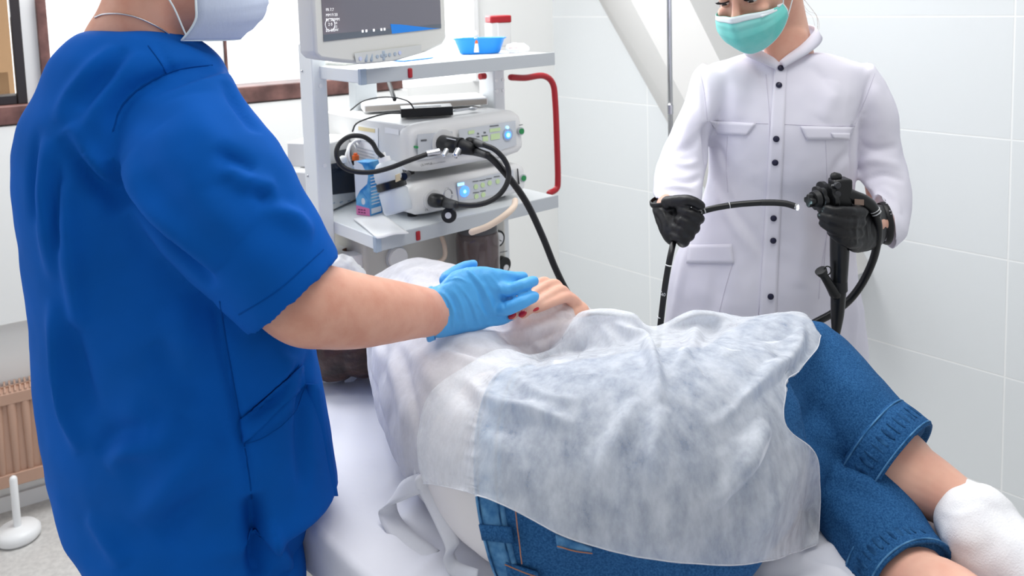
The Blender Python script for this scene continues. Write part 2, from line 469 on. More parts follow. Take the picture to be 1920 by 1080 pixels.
LW0 = V(-1.49 * 2.72 / 2.72, 2.71, 0); LD = nrm(CORNER - LW0); LN = V(LD[1], -LD[0], 0)
if np.dot(LN, -LW0) < 0: LN = -LN
def lw(px, z=0):                                       # point on the window wall above the pixel column
    h = PP(px, 400, LW0, LN); h[2] = z; return h
def lw_s(px, py=300): return float(np.dot(PP(px, py, LW0, LN) - LW0, LD))
def lw_z(px, py): return float(PP(px, py, LW0, LN)[2])
def wbox(mb, s0, s1, z0, z1, d0, d1):                  # box on the window wall; d = distance out into the room
    c = LW0 + LD * (s0 + s1) / 2 + LN * (d0 + d1) / 2 + V(0, 0, (z0 + z1) / 2)
    return mb.box(c, LD * (s1 - s0) / 2, LN * (d1 - d0) / 2, V(0, 0, (z1 - z0) / 2))
SE = float(np.dot(CORNER - LW0, LD)); S0 = -1.4
ZS = lw_z(547, 153)
s_r = lw_s(893, 80)
mb = MB(); wbox(mb, S0, SE, 0, ZS - .06, -.12, 0); wbox(mb, s_r, SE, ZS - .06, 2.9, -.12, 0); wbox(mb, S0, s_r, 2.35, 2.9, -.12, 0)
struct(mb, 'wall_left', M['white_paint'])
mb = MB(); wbox(mb, S0, lw_s(760), .62, ZS - .062, .002, .05)
struct(mb, 'trim_1', M['white_paint'], bevel=.004)
mb = MB(); wbox(mb, S0, lw_s(745, 160), ZS - .058, ZS, -.10, .055)
struct(mb, 'trim_2', M['brown_wood'], bevel=.004)
# window_1: dark casement at the far left; window_2: the wide bright one
mb = MB()
sa, sb = lw_s(24, 90), lw_s(43, 90)
wbox(mb, sa, sb, ZS, 2.35, -.06, .02); wbox(mb, S0, sa, ZS, ZS + .03, -.05, .015)
w1 = struct(mb, 'window_1', M['dark_frame'], bevel=.003)
mb = MB(); wbox(mb, sb, lw_s(72, 90), ZS, 2.35, -.07, .0); struct(mb, 'trim_3', M['trim_white'])
mb = MB(); wbox(mb, lw_s(72, 90), lw_s(92, 90), ZS, 2.35, -.06, .03); wbox(mb, lw_s(422, 100), lw_s(427, 100), ZS, 2.35, -.05, .0)
struct(mb, 'window_2', M['brown_wood'], bevel=.003)
mb = MB(); wbox(mb, lw_s(884, 80), s_r, ZS - .06, 2.35, -.06, .03); struct(mb, 'trim_4', M['trim_white'], bevel=.004)
mb = MB(); wbox(mb, lw_s(380, 100), lw_s(421, 100), ZS, 2.35, -.05, -.005); struct(mb, 'trim_5', M['trim_white'], bevel=.004)
# what the dark casement looks onto
ex = thing('outside_building', 'pale boarded building front seen through the dark framed window at far left', 'building', LW0 + LD * -.9 - LN * .9)
mb = MB(); wbox(mb, -2.6, lw_s(46), .4, 3.4, -1.1, -.95); link(mb, 'facade', M['brick'], ex, smooth=False)
mb = MB(); wbox(mb, -2.6, lw_s(46), lw_z(5, 205) - .3, lw_z(5, 140) - .05, -.95, -.90); link(mb, 'lower_board', M['outside_wood'], ex, smooth=False)
mb = MB()
for k in range(7): wbox(mb, lw_s(4) - 1.98 + k * .33, lw_s(4) - 1.90 + k * .33, .4, 3.4, -.95, -.90)
ub_ = link(mb, 'upright_boards', M['outside_wood'], ex, smooth=False)

mb = MB(); mb.box((0, 2.0, -.05), (3.6, 0, 0), (0, 3.4, 0), (0, 0, .05)); struct(mb, 'floor', M['floor'])
mb = MB(); wbox(mb, S0, SE, 0, .05, .0, .012); struct(mb, 'baseboard_left', M['trim_white'])

# sloping boxed beam in front of the tiles
off = .26
pO = WA + WN * off
pt = lambda px, py, q=WA: PP(px, py, q, WN)
def ln(x0, y0, x1, y1, y): return x0 + (x1 - x0) * (y - y0) / (y1 - y0)
secs = []
for y in (-90, 540):
    a = pt(ln(1123, 0, 1252, 230, y), y); b_ = pt(ln(1183, 0, 1278, 178, y), y, pO); c_ = pt(ln(1293, 0, 1344, 103, y), y, pO)
    secs.append([a + WN * .001, b_, c_, c_ - WN * (off - .001)])
struct(MB().loft(secs), 'trim_6', M['beam'])

# chrome pole hanging in front of the beam
pl = thing('support_pole', 'thin chrome pole hanging beside the sloping grey beam', 'pole', P(1255, -60, 2.25) + V(0, 0, .25))
a = P(1254.5, 0, 2.25); b_ = P(1258, 330, 2.25); bx = V(a[0], a[1], b_[2])
link(MB().cyl(bx, V(a[0], a[1], 2.4), .0068), 'rod', M['chrome'], pl)
j = P(1256, 205, 2.25); link(MB().cyl(V(a[0], a[1], j[2] - .012), V(a[0], a[1], j[2] + .012), .0085), 'collar', M['steel'], pl, autos=40)
link(MB().cyl(V(a[0], a[1], 2.38), V(a[0], a[1], 2.4), .035), 'ceiling_flange', M['steel'], pl, autos=40)
link(MB().ell(bx, (.01, 0, 0), (0, .01, 0), (0, 0, .012)), 'end_knob', M['black'], pl)

# radiator under the window
rd = thing('radiator', 'brown panel radiator on a white foot under the window at far left', 'radiator', LW0 + LN * .06)
zt, zb_ = PP(40, 733, LW0 + LN * .10, LN)[2], PP(40, 908, LW0 + LN * .10, LN)[2]
s1 = lw_s(240, 800)
mb = MB(); s0 = -.55
wbox(mb, s0, s1, zb_, zt, .04, .088)
link(mb, 'back_panel', M['radiator'], rd, smooth=False, bevel=.004)
mb = MB(); wbox(mb, s0, s1, zt - .035, zt, .088, .10); wbox(mb, s0, s1, zb_, zb_ + .04, .088, .10)
n_ = int((s1 - s0) / .038)
for k in range(n_ + 1):
    s = s0 + k * .038; mb.tube([LW0 + LD * s + LN * .086 + V(0, 0, zb_ + .035), LW0 + LD * s + LN * .086 + V(0, 0, zt - .03)], (.0105, .014), n=10, sub=1, ref=LD)
link(mb, 'front_panel', M['radiator'], rd, autos=50, bevel=.002)
mb = MB()
for k in range(int((s1 - s0) / .014)): wbox(mb, s0 + k * .014, s0 + k * .014 + .005, zt - .002, zt + .006, .005, .098)
wbox(mb, s0, s1, zt - .002, zt + .006, .045, .05)
link(mb, 'top_grille', M['radiator'], rd, smooth=False)
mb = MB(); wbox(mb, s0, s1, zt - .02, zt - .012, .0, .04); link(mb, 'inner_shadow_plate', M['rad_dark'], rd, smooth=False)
bs = PP(34, 998, V(0, 0, .02), V(0, 0, 1))
link(MB().tube([V(bs[0], bs[1], .03), V(bs[0], bs[1], zb_ + .07)], .011, sub=1), 'foot_tube', M['trim_white'], rd)
link(MB().lathe([(.002, .001), (.055, .001), (.062, .010), (.062, .026), (.052, .038), (.02, .042), (.002, .043)], V(bs[0], bs[1], 0)), 'foot_base', M['trim_white'], rd)

# ================================================================== TROLLEY
E1 = nrm(V(.77, .638, 0)); E2 = V(-E1[1], E1[0], 0); EZ = V(0, 0, 1)
T0 = P(705, 447, 1.9); T0 = V(T0[0], T0[1], 0)
def T(t, s, z): return T0 + E1 * t + E2 * s + EZ * z
def tbox(mb, t0, t1, s0, s1, z0, z1): return mb.box(T((t0 + t1) / 2, (s0 + s1) / 2, (z0 + z1) / 2), E1 * (t1 - t0) / 2, E2 * (s1 - s0) / 2, EZ * (z1 - z0) / 2)
ZM = P(705, 447, 1.9)[2]; ZT = P(683, 131, 1.9)[2]; TW, TD = .565, .50
trol = thing('equipment_trolley', 'white metal equipment trolley with two shelves and a red handle', 'trolley', T(TW / 2, TD / 2, 0))
for nm, z in (('middle_shelf', ZM), ('top_shelf', ZT), ('bottom_shelf', .45)):
    d0 = -.018 if nm == 'top_shelf' else 0
    mb = MB(); tbox(mb, .004 + d0, TW - .004, .004, .285 if nm == 'top_shelf' else TD, z - .031, z)
    sh = link(mb, nm, M['enamel'], trol, smooth=False, bevel=.002)
    mb = MB(); tbox(mb, .012 + d0, TW, -.002, .004, z - .032, z + .002); link(mb, 'front_rail', M['enamel_edge'], sh, smooth=False, bevel=.001)
    mb = MB(); tbox(mb, d0 - .003, d0 + .012, -.003, .010, z - .033, z + .003); link(mb, 'corner_cap', M['corner'], sh, smooth=False, bevel=.001)
    if nm != 'bottom_shelf':
        q = PP(*((769, 137) if nm == 'top_shelf' else (784, 442)), T(0, -.003, 0), E2)
        mb = MB(); mb.box(q, E1 * .006, E2 * .003, EZ * .0115); link(mb, 'red_badge', M['red'], sh, smooth=False, bevel=.005)
for t in (-.035, TW - .045):
    mb = MB(); tbox(mb, t, t + .04, .205, .275, .10, 1.50 if t < 0 else ZT - .031)
    po = link(mb, 'post', M['enamel'], trol, smooth=False, bevel=.005)
    for z in ((1.395, 1.005, 1.2) if t < 0 else (1.39, 1.36, 1.33)):
        for ds in ((.0,) if t < 0 else (-.012, .012)):
            c = T(t + .02 + ds, .204, z); link(MB().cyl(c + E2 * .002, c - E2 * .002, .005), 'cap_screw', M['trim_white'], po, autos=40)
    for z in (1.43, 1.17):
        if t < 0:
            c = T(t - .001, .255, z); link(MB().cyl(c + E1 * .002, c - E1 * .0015, .003, n=10), 'side_bolt', M['steel'], po)
mb = MB(); tbox(mb, .20, .27, .42, .46, .1, ZT - .03); link(mb, 'rear_column', M['enamel_edge'], trol, smooth=False, bevel=.004)
mb = MB()
for s in (.02, .46):
    tbox(mb, -.02, TW, s, s + .03, .07, .10)
link(mb, 'base_bar', M['enamel_edge'], trol, smooth=False, bevel=.003)
for t in (.02, TW - .04):
    for s in (.03, .47):
        c = T(t, s, .04)
        ca = link(MB().cyl(c - E1 * .012, c + E1 * .012, .035), 'caster', M['black_r'], trol, autos=40)
# red loop handle on the right side
hs = .10
hp = [T(TW - .06, hs + .05, 0), T(TW, hs, 0)]
def hpt(px, py): return PP(px, py, T(TW + .03, hs, 0), E2)
pts = [hpt(958, 145), hpt(985, 146), hpt(1018, 142), hpt(1036, 156), hpt(1041, 190), hpt(1044, 260), hpt(1046, 335), hpt(1043, 354), hpt(1030, 362)]
link(MB().tube(pts, .0088, n=16, sub=6), 'red_handle', M['red'], trol)
q = PP(905, 143, T(0, .22, 0), E2); mb = MB(); mb.cyl(q - E1 * .01, q + E1 * .008, .009); link(mb, 'red_knob', M['red'], trol, autos=40)

# ---------------------------------------------------------------- processors
FS = .05                                             # their front plane
def fp(px, py, off=0): return PP(px, py, T(0, FS - off, 0), E2)
def ft(px, py, off=0): return float(np.dot(fp(px, py, off) - T0, E1))
zl0 = ZM + .012; zl1 = fp(765, 343)[2]; zu0 = fp(765, 334)[2]; zu1 = fp(765, 236)[2]
tl, tr_ = ft(766, 300), ft(984, 300)
def case(name, label, t0, t1, z0, z1, rake):
    root = thing(name, label, 'medical device', T((t0 + t1) / 2, .28, z0))
    mb = MB(); tbox(mb, t0 + .012, t1 - .012, FS + .03, FS + .44, z0 + .004, z1 - .004)
    link(mb, 'housing', M['case'], root, smooth=False, bevel=.004)
    # moulded front bezel: rounded rectangle swelling forward at the bottom
    secs = []
    for s, gx, gz in ((FS + .035, 0, 0), (FS + .012, 0, 0), (FS + .002, .004, .004), (FS - .004, .014, .014)):
        pts = []
        for ang in np.linspace(0, 2 * math.pi, 40, endpoint=False):
            cx, cz = math.cos(ang), math.sin(ang); k = 7.0
            rr = (abs(cx) ** k + abs(cz) ** k) ** (-1 / k)
            tt = (t0 + t1) / 2 + ((t1 - t0) / 2 - gx) * cx * rr; zz = (z0 + z1) / 2 + ((z1 - z0) / 2 - gz) * cz * rr
            ds = rake * (zz - z0) / (z1 - z0) if s < FS + .03 else 0
            pts.append(T(tt, s + ds, zz))
        secs.append(pts)
    link(MB().loft(secs), 'front_bezel', M['case'], root, autos=50)
    for t in (t0 + .04, t1 - .04):
        for s in (FS + .06, FS + .38): link(MB().cyl(T(t, s, z0 - .011), T(t, s, z0 + .006), .012), 'rubber_foot', M['black_r'], root, autos=40)
    return root
up = case('light_source_unit', 'upper white processor box stacked on the slimmer one on the trolley', tl, tr_, zu0 + .006, zu1, .012)
lo = case('video_processor', 'slimmer lower processor box resting on the middle trolley shelf', tl + .002, tr_ + .004, zl0, zl1 - .006, .006)
def fdot(root, nm, px, py, r, m, th=.0025, off=.002):
    c = fp(px, py, off + .004 - .004); c = fp(px, py, off)
    return link(MB().cyl(c + E2 * .012, c - E2 * th, r, n=24), nm, m, root, autos=40)
def fquad(root, nm, quad, m, off=.001, th=.001, bev=.0):
    poly = [fp(x, y, off) for x, y in quad]; return link(MB().prism(poly, -E2 * th), nm, m, root, smooth=False, bevel=bev)
# upper unit front
fquad(up, 'left_inset', [(783, 252), (848, 246), (850, 292), (783, 300)], M['panel'], .004)
fquad(up, 'control_panel', [(860, 243), (966, 226), (968, 272), (930, 284), (862, 290)], M['panel'], .004)
for px, py, r in ((830, 268, .034),): fdot(up, 'socket_ring', px, py, r, M['case'], .004, .006)
fdot(up, 'status_lamp', 781, 276, .0032, M['green'], .003, .005)
fdot(up, 'power_button_ring', 952, 252, .0165, M['corner'], .002, .006)
fdot(up, 'power_button', 952, 253, .0095, M['ledb'], .003, .008)
fdot(up, 'power_button_centre', 952, 253, .0058, M['ledb2'], .0035, .009)
fdot(up, 'power_led', 951, 239, .004, M['ledb2'], .003, .007)
fdot(up, 'key_ring', 977, 246, .0105, M['enamel_edge'], .002, .004)
fdot(up, 'green_key', 977, 246, .0075, M['green'], .004, .005)
for q in ([(878, 246), (889, 244), (889, 250), (878, 252)], [(918, 242), (938, 239), (938, 245), (918, 248)], [(920, 252), (937, 249), (937, 260), (920, 263)], [(905, 256), (915, 255), (915, 264), (905, 265)]):
    fquad(up, 'backlit_key', q, M['lime'], .0055)
for q in ([(895, 249), (898, 249), (898, 252), (895, 252)], [(907, 247), (911, 247), (911, 250), (907, 250)], [(893, 256), (899, 255), (899, 257), (893, 257)], [(903, 254), (914, 253), (914, 255), (903, 256)], [(918, 236), (935, 234), (935, 236), (918, 238)], [(789, 262), (800, 261), (800, 264), (789, 265)], [(973, 234), (980, 233), (980, 234.5), (973, 235.5)]):
    fquad(up, 'printed_mark', q, M['dots'], .0058, .0004)
o_ = fp(789, 312, .0075); u_ = nrm(fp(830, 305, .0075) - o_) ; u_ = E1
link(text_mb('OLYMPUS', .0075, o_, E1, EZ, 0), 'maker_name', M['ink'], up, smooth=False)
o_ = fp(807, 309, .0075); link(text_mb('XENON LIGHT SOURCE', .0042, o_, E1, EZ, 0), 'model_name', M['dots'], up, smooth=False)
o_ = fp(797, 396, .0075); link(text_mb('OLYMPUS', .0075, o_, E1, EZ, 0), 'maker_name', M['ink'], lo, smooth=False)
# side stickers and screw of the upper unit (the side facing the camera)
def sp(px, py, off=0): return PP(px, py, T(tl + .012 - off, 0, 0), E1)
def squad(root, nm, quad, m, off=.001): return link(MB().prism([sp(x, y, off) for x, y in quad], -E1 * .0006), nm, m, root, smooth=False)
squad(up, 'side_label', [(722, 238), (748, 243), (748, 253), (722, 249)], M['paper'])
squad(up, 'warning_label', [(665, 232), (709, 240), (709, 325), (665, 310)], M['paper'])
mb = MB()
for y in (262, 268, 283, 289, 295, 301): mb.prism([sp(x, yy, .0022) for x, yy in ((670, y - 8), (702, y), (702, y + 2), (670, y - 6))], -E1 * .0003)
link(mb, 'label_print', M['panel'], up, smooth=False)
mb = MB(); mb.prism([sp(x, y, .0022) for x, y in ((672, 237), (703, 242), (703, 249), (672, 244))], -E1 * .0003); link(mb, 'label_band', mat('label_ochre', (222, 206, 160), .6), up, smooth=False)
c = sp(758, 256); link(MB().cyl(c, c - E1 * .003, .0035), 'side_screw', M['steel'], up, autos=40)
# lower unit front
fquad(lo, 'control_panel', [(856, 342), (962, 318), (966, 352), (925, 366), (860, 377)], M['panel'], .004)
fdot(lo, 'socket_ring', 812, 375, .026, M['case'], .004, .006)
for r, m_, o2 in ((.0135, 'ledb', .006), (.0105, 'panel', .0065), (.0088, 'ledb', .007), (.0045, 'ledb2', .008)):
    fdot(lo, 'power_button', 871, 359, r, M[m_], .002, o2)
fquad(lo, 'power_led', [(858, 344), (870, 342), (870, 347), (858, 349)], M['ledb2'], .006)
for px, py in ((892, 350), (905, 347), (918, 343), (933, 340), (893, 368), (906, 365)): fdot(lo, 'backlit_key', px, py, .0065, M['lime'], .0015, .0055)
for px, py in ((892, 340), (905, 338), (917, 335), (932, 331), (893, 361), (906, 358)): fquad(lo, 'printed_mark', [(px - 6, py), (px + 5, py - 1.5), (px + 5, py), (px - 6, py + 1.5)], M['dots'], .0058, .0004)
fquad(lo, 'card_slot', [(969, 316), (971, 316), (974, 345), (971, 346)], M['ink'], .006)
fdot(lo, 'key_ring', 981, 334, .0105, M['enamel_edge'], .002, .002)
fdot(lo, 'green_key', 981, 334, .0075, M['green'], .004, .003)

# ---------------------------------------------------------------- things on the upper box
zt2 = zu1
def on_top(px, py, z): return PZ(px, py, z)
bk = thing('flat_carton', 'long pale flat carton lying across the upper processor box', 'box', on_top(790, 205, zt2))
a = on_top(683, 212, zt2 + .001); b_ = on_top(915, 197, zt2 + .001); d_ = nrm(b_ - a); e_ = V(-d_[1], d_[0], 0)
L_ = np.linalg.norm((b_ - a)[:2]); mb = MB(); mb.box(a + d_ * L_ / 2 + e_ * .07 + EZ * .011, d_ * L_ / 2, e_ * .07, EZ * .010)
link(mb, 'body', M['paper'], bk, smooth=False, bevel=.002)
mb = MB(); mb.box(a + d_ * L_ / 2 - e_ * .0008 + EZ * .010, d_ * L_ * .49, e_ * .0006, EZ * .007); link(mb, 'printed_edge', mat('carton_edge', (176, 168, 160), .6), bk, smooth=False)
bb = thing('adapter_box', 'small black adapter box on the front edge of the upper processor', 'box', on_top(800, 218, zt2))
a = on_top(752, 222, zt2 + .001); b_ = on_top(850, 217, zt2 + .001); d_ = nrm(b_ - a); e_ = V(-d_[1], d_[0], 0); L_ = np.linalg.norm((b_ - a)[:2])
mb = MB(); mb.box(a + d_ * L_ / 2 + e_ * .035 + EZ * .0125, d_ * L_ / 2, e_ * .035, EZ * .0115); link(mb, 'body', M['black'], bb, smooth=False, bevel=.002)
mb = MB(); mb.box(a + d_ * L_ / 2 + e_ * .03 + EZ * .0245, d_ * L_ * .28, e_ * .012, EZ * .0006); link(mb, 'top_label', M['paper'], bb, smooth=False)
pts = [on_top(752, 212, zt2 + .014), on_top(725, 213, zt2 + .012), on_top(690, 222, zt2 + .004), P(668, 232, 2.17), P(661, 246, 2.18)]
link(MB().tube(pts, .0022, n=8), 'cable', M['black_r'], bb)
tb = thing('metal_clip', 'silver clip lying beside the black adapter box', 'clip', on_top(870, 204, zt2))
mb = MB(); a = on_top(852, 208, zt2 + .005); b_ = on_top(893, 203, zt2 + .005); mb.tube([a, (a + b_) / 2 + EZ * .001, b_], .0035, n=10); mb.ell(b_ - nrm(b_ - a) * .012, E1 * .012, E2 * .012, EZ * .005)
link(mb, 'clip_wire', M['chrome'], tb)
cb = MB().tube([P(657, 207, 2.25), P(680, 190, 2.2), P(710, 183, 2.17), P(740, 183, 2.15), P(765, 190, 2.12), P(775, 202, 2.10)], .002, n=8)
tag(link(cb, 'thin_cable', M['black_r']), 'thin black cable arching over the pale carton', 'cable')
cb = MB().cyl(P(729, 155, 2.28), P(740, 187, 2.2), .0055)
tag(link(cb, 'probe_rod', M['black'], autos=40), 'short dark rod leaning up under the top shelf', 'rod')

# ---------------------------------------------------------------- monitor on the top shelf
m0 = P(590, 100, 1.74); m1 = P(839, 80, 2.08)
D1 = nrm(V(m1[0] - m0[0], m1[1] - m0[1], 0)); D2 = V(-D1[1], D1[0], 0); MW = np.linalg.norm((m1 - m0)[:2])
def mp_(px, py, off=0): return PP(px, py, m0 - D2 * off, D2)
zc_ = ZT + .006
mon = thing('monitor', 'grey medical monitor standing on the top trolley shelf', 'monitor', m0 + D1 * MW / 2 + V(0, 0, ZT - m0[2]))
def mpix(pts, off=0): return [mp_(x, y, off) for x, y in pts]
low = [(590, 102), (600, 112), (640, 117), (690, 121), (745, 115), (800, 99), (832, 84), (839, 72)]
bot = mpix(low); topz = 1.93
outl = bot + [V(bot[-1][0], bot[-1][1], topz), V(bot[0][0], bot[0][1], topz)]
outl = [V(p[0], p[1], max(p[2], ZT + .008)) for p in outl]
cen = sum(outl) / len(outl)
big = [p + D2 * .018 for p in outl]; back = [cen + (p - cen) * .97 + D2 * .055 for p in outl]
front = [cen + (p - cen) * .985 for p in outl]
mb = MB().loft([front, big, back]); link(mb, 'casing', M['mon'], mon, smooth=False, bevel=.006)
mb = MB().loft([[cen + (p - cen) * .8 + D2 * .056 for p in outl], [cen + (p - cen) * .55 + D2 * .10 for p in outl]]); link(mb, 'rear_housing', M['mon'], mon, smooth=False, bevel=.006)
sc = mpix([(607, 78), (827, 53)], .001); sc = [sc[0], sc[1], V(sc[1][0], sc[1][1], topz - .03), V(sc[0][0], sc[0][1], topz - .03)]
link(MB().prism(sc, -D2 * .0006), 'screen', M['screen'], mon, smooth=False)
bar = [mp_(607, 77.5, .002), mp_(827, 52.5, .002), mp_(827, 45, .002), mp_(607, 65, .002)]
link(MB().prism(bar, -D2 * .0003), 'status_bar', mat('status_bar', (84, 92, 102), .3, emit=((84, 92, 102), .3)), mon, smooth=False)
for tx, x, y, s in (('FR 7.7', 611, 21, .0085), ('MM F120', 611, 31, .0085), ('Rt: 520MM', 611, 40, .0085), ('2 0', 615.5, 48.5, .009), ('0.0', 627, 45, .0065), ('0.2', 627, 52, .0065), ('EG-500W', 611, 60, .0085)):
    link(text_mb(tx, s, mp_(x, y, .0025), D1, EZ, 0), 'screen_text', M['glyph'], mon, smooth=False)
rc = mp_(619, 46, .0025); th = np.linspace(0, 2 * math.pi, 33)
link(MB().tube([rc + D1 * .013 * math.cos(a) + EZ * .0125 * math.sin(a) for a in th], .0006, n=6, sub=1, round_=False), 'screen_ring', M['glyph'], mon)
mb = MB()
for x in (680, 687, 701, 715, 721): q = mp_(x, 58.5 - (x - 680) * .09, .0028); mb.box(q, D1 * .0026, D2 * .0003, EZ * .0028)
link(mb, 'status_icon', M['glyph'], mon, smooth=False)
# the blue pool of colour the screen shows at the lower right
link(MB().prism([mp_(x, y, .0022) for x, y in ((732, 45), (752, 46), (813, 53), (826, 53), (735, 63.5))], -D2 * .0003), 'screen_image_patch', mat('screen_blue', (14, 108, 190), .25, emit=((14, 108, 190), .5)), mon, smooth=False)
link(MB().prism([mp_(x, y, .004) for x, y in ((664, 100), (790, 84), (790, 99), (735, 113), (668, 118))], -D2 * .0004), 'button_panel', mat('button_panel', (204, 206, 204), .4), mon, smooth=False)
def mdot(nm, x, y, r, m): c = mp_(x, y, .004); return link(MB().cyl(c, c - D2 * .002, r, n=20), nm, m, mon, autos=40)
for x, y in ((707, 106), (730, 102.5), (740, 101)): mdot('round_button', x, y, .0042, M['corner'])
for x, y in ((687, 108), (697, 107)):
    c = mp_(x, y, .004); link(MB().tube([c - EZ * .006 - D1 * .002, c + EZ * .006 + D1 * .002], (.0042, .0015), n=12, sub=1, ref=D1), 'rocker_button', M['corner'], mon)
c = mp_(719, 104, .004); mb = MB(); mb.box(c, D1 * .011, D2 * .002, EZ * .0042); mb.box(c, D1 * .0042, D2 * .002, EZ * .011)
link(mb, 'arrow_pad', M['corner'], mon, smooth=False, bevel=.002)
mdot('power_symbol', 749, 99, .0045, mat('lilac', (196, 204, 236), .4)); mdot('menu_symbol', 675, 110, .0045, mat('lilac2', (200, 206, 232), .4))
mb = MB(); c = PZ(690, 119, ZT) + D2 * .06; mb.box(c + EZ * .004, D1 * .07, D2 * .05, EZ * .004); mb.box(c + EZ * .06 + D2 * .02, D1 * .03, D2 * .012, EZ * .055); link(mb, 'stand', M['mon'], mon, smooth=False, bevel=.003)

# ---------------------------------------------------------------- small things on the top shelf
def tray(px, py, sc_, name, label, grp=None):
    c = PZ(px, py, ZT)
    root = thing(name, label, 'tray', c, grp)
    def ringk(r, z, k=.28):
        out = []
        for a in np.linspace(0, 2 * math.pi, 48, endpoint=False):
            rr = r * (1 - k * math.exp(-((a - 4.7) / .5) ** 2)); out.append(c + D_a * math.cos(a) * rr * 1.0 + D_b * math.sin(a) * rr * .55 + EZ * z)
        return out
    D_a, D_b = V(1, 0.1, 0), V(-.1, 1, 0)
    R_ = .072 * sc_
    rings = [ringk(R_ * .01, .001), ringk(R_ * .72, .001), ringk(R_ * .78, .004), ringk(R_ * .96, .040 * sc_), ringk(R_ * 1.04, .043 * sc_), ringk(R_ * 1.03, .045 * sc_), ringk(R_ * .93, .043 * sc_), ringk(R_ * .74, .007), ringk(R_ * .01, .006)]
    link(MB().loft(rings, cap=True), 'bowl', M['tray'], root, autos=60); return root
tray(900, 101, .97, 'kidney_dish', 'bright blue plastic kidney dish on the right of the top shelf')
c = PZ(893, 98, ZT + .006); dr = thing('dropper_bottle', 'small white dropper bottle with orange band standing in the blue dish', 'bottle', c)
link(MB().lathe([(.002, 0), (.008, 0), (.008, .034), (.004, .038), (.0035, .044)], c), 'body', M['paper'], dr, autos=50)
link(MB().lathe([(.0083, .024), (.0085, .025), (.0085, .034), (.0083, .035)], c), 'orange_band', M['orange'], dr, autos=50)
link(MB().lathe([(.0045, .042), (.0042, .05), (.0015, .058)], c), 'nozzle', M['paper'], dr)
c = PZ(935, 92, ZT) + V(0, .10, 0); rb = thing('lidded_container', 'white container with a dark red lid standing behind the blue dish', 'container', c)
mb = MB(); mb.box(c + EZ * .038, V(.030, .010, 0), V(-.008, .026, 0), EZ * .037); link(mb, 'body', mat('container_white', (222, 222, 220), .35), rb, smooth=False, bevel=.004)
mb = MB(); mb.box(c + EZ * .085, V(.032, .011, 0), V(-.009, .028, 0), EZ * .011); link(mb, 'lid', M['red'], rb, smooth=False, bevel=.004)
mb = MB(); mb.box(c + EZ * .045 + V(-.02, -.033, 0), V(.02, .005, 0), V(-.0002, .0008, 0), EZ * .03); link(mb, 'front_label', M['paper'], rb, smooth=False)
c = PZ(970, 99, ZT); me = remesh(MB().ell(c + EZ * .014, V(.034, .012, 0), V(-.008, .025, 0), EZ * .013), .003, 2); rumple(me, 60, .006, 3)
pb = thing('plastic_bag', 'crumpled clear plastic packet at the right end of the top shelf', 'bag', c); link(me, 'film', M['pvc'], pb)
mb = MB(); mb.box(c + EZ * .016 + V(-.012, -.012, 0), V(.012, .004, 0), V(0, .004, 0), EZ * .003); link(mb, 'red_insert', M['red'], pb, smooth=False)
c = PZ(800, 108, ZT); dd = thing('plastic_scrap', 'scrap of blue plastic lying under the monitor edge', 'sheet', c)
mb = MB(); mb.box(PZ(775, 111, ZT + .002), D1 * .055, D2 * .02, EZ * .0012); link(mb, 'sheet', M['tray'], dd, smooth=False)

# ---------------------------------------------------------------- left of the processors on the middle shelf
vm = thing('vital_signs_monitor', 'small grey monitor with dark screen behind the trolley post', 'monitor', PZ(640, 400, ZM))
a = P(610, 388, 2.12); b_ = P(682, 375, 2.30); d_ = nrm(V(b_[0] - a[0], b_[1] - a[1], 0)); e_ = V(-d_[1], d_[0], 0)
wv = np.linalg.norm((b_ - a)[:2])
def vq(px, py, off=0): return PP(px, py, a - e_ * off, e_)
z0v = ZM + .004; z1v = vq(640, 310)[2]
mb = MB(); mb.box(a + d_ * wv / 2 + e_ * .05 + EZ * ((z0v + z1v) / 2 - a[2]), d_ * wv / 2, e_ * .05, EZ * (z1v - z0v) / 2); link(mb, 'casing', M['case'], vm, smooth=False, bevel=.006)
link(MB().prism([vq(x, y, .001) for x, y in ((614, 308), (667, 300), (667, 360), (614, 366))], -e_ * .001), 'screen', mat('dark_screen', (22, 34, 50), .15), vm, smooth=False)
mb = MB()
for x in (625, 640, 655): mb.box(vq(x, 381 - (x - 625) * .15, .002), d_ * .006, e_ * .001, EZ * .0015)
link(mb, 'keypad_mark', M['corner'], vm, smooth=False)
ub = thing('printer_unit', 'pale open topped unit with coiled cord stacked on the small monitor', 'device', a + d_ * wv / 2 + EZ * (z1v - a[2]))
zz0 = z1v + .001; zz1 = vq(640, 262)[2]
mb = MB(); mb.box(a + d_ * wv * .54 + e_ * .07 + EZ * ((zz0 + zz1) / 2 - a[2]), d_ * wv * .36, e_ * .06, EZ * (zz1 - zz0) / 2); link(mb, 'casing', M['case'], ub, smooth=False, bevel=.005)
link(MB().prism([vq(x, y, -.009) for x, y in ((632, 283), (660, 277), (660, 292), (640, 300))], -e_ * .001), 'window', mat('unit_window', (70, 74, 80), .2), ub, smooth=False)
link(MB().prism([vq(x, y, -.008) for x, y in ((657, 264), (665, 262), (665, 268), (657, 270))], -e_ * .001), 'blue_sticker', M['tray'], ub, smooth=False)
mb = MB()
cc = vq(658, 292, .02)
for k in range(4):
    th = np.linspace(0, 2 * math.pi, 30); mb.tube([cc + d_ * (.028 + .003 * k) * math.cos(t) + EZ * (.032 + .003 * k) * math.sin(t) - e_ * .006 * k + e_ * .004 * math.sin(2 * t + k) for t in th], .0028, n=8, sub=1, round_=False)
mb.ell(vq(643, 299, .035), d_ * .010, e_ * .01, EZ * .010, n=8)
tag(link(mb, 'coiled_cord', M['paper']), 'coiled white cord hanging in front of the small monitors', 'cord')
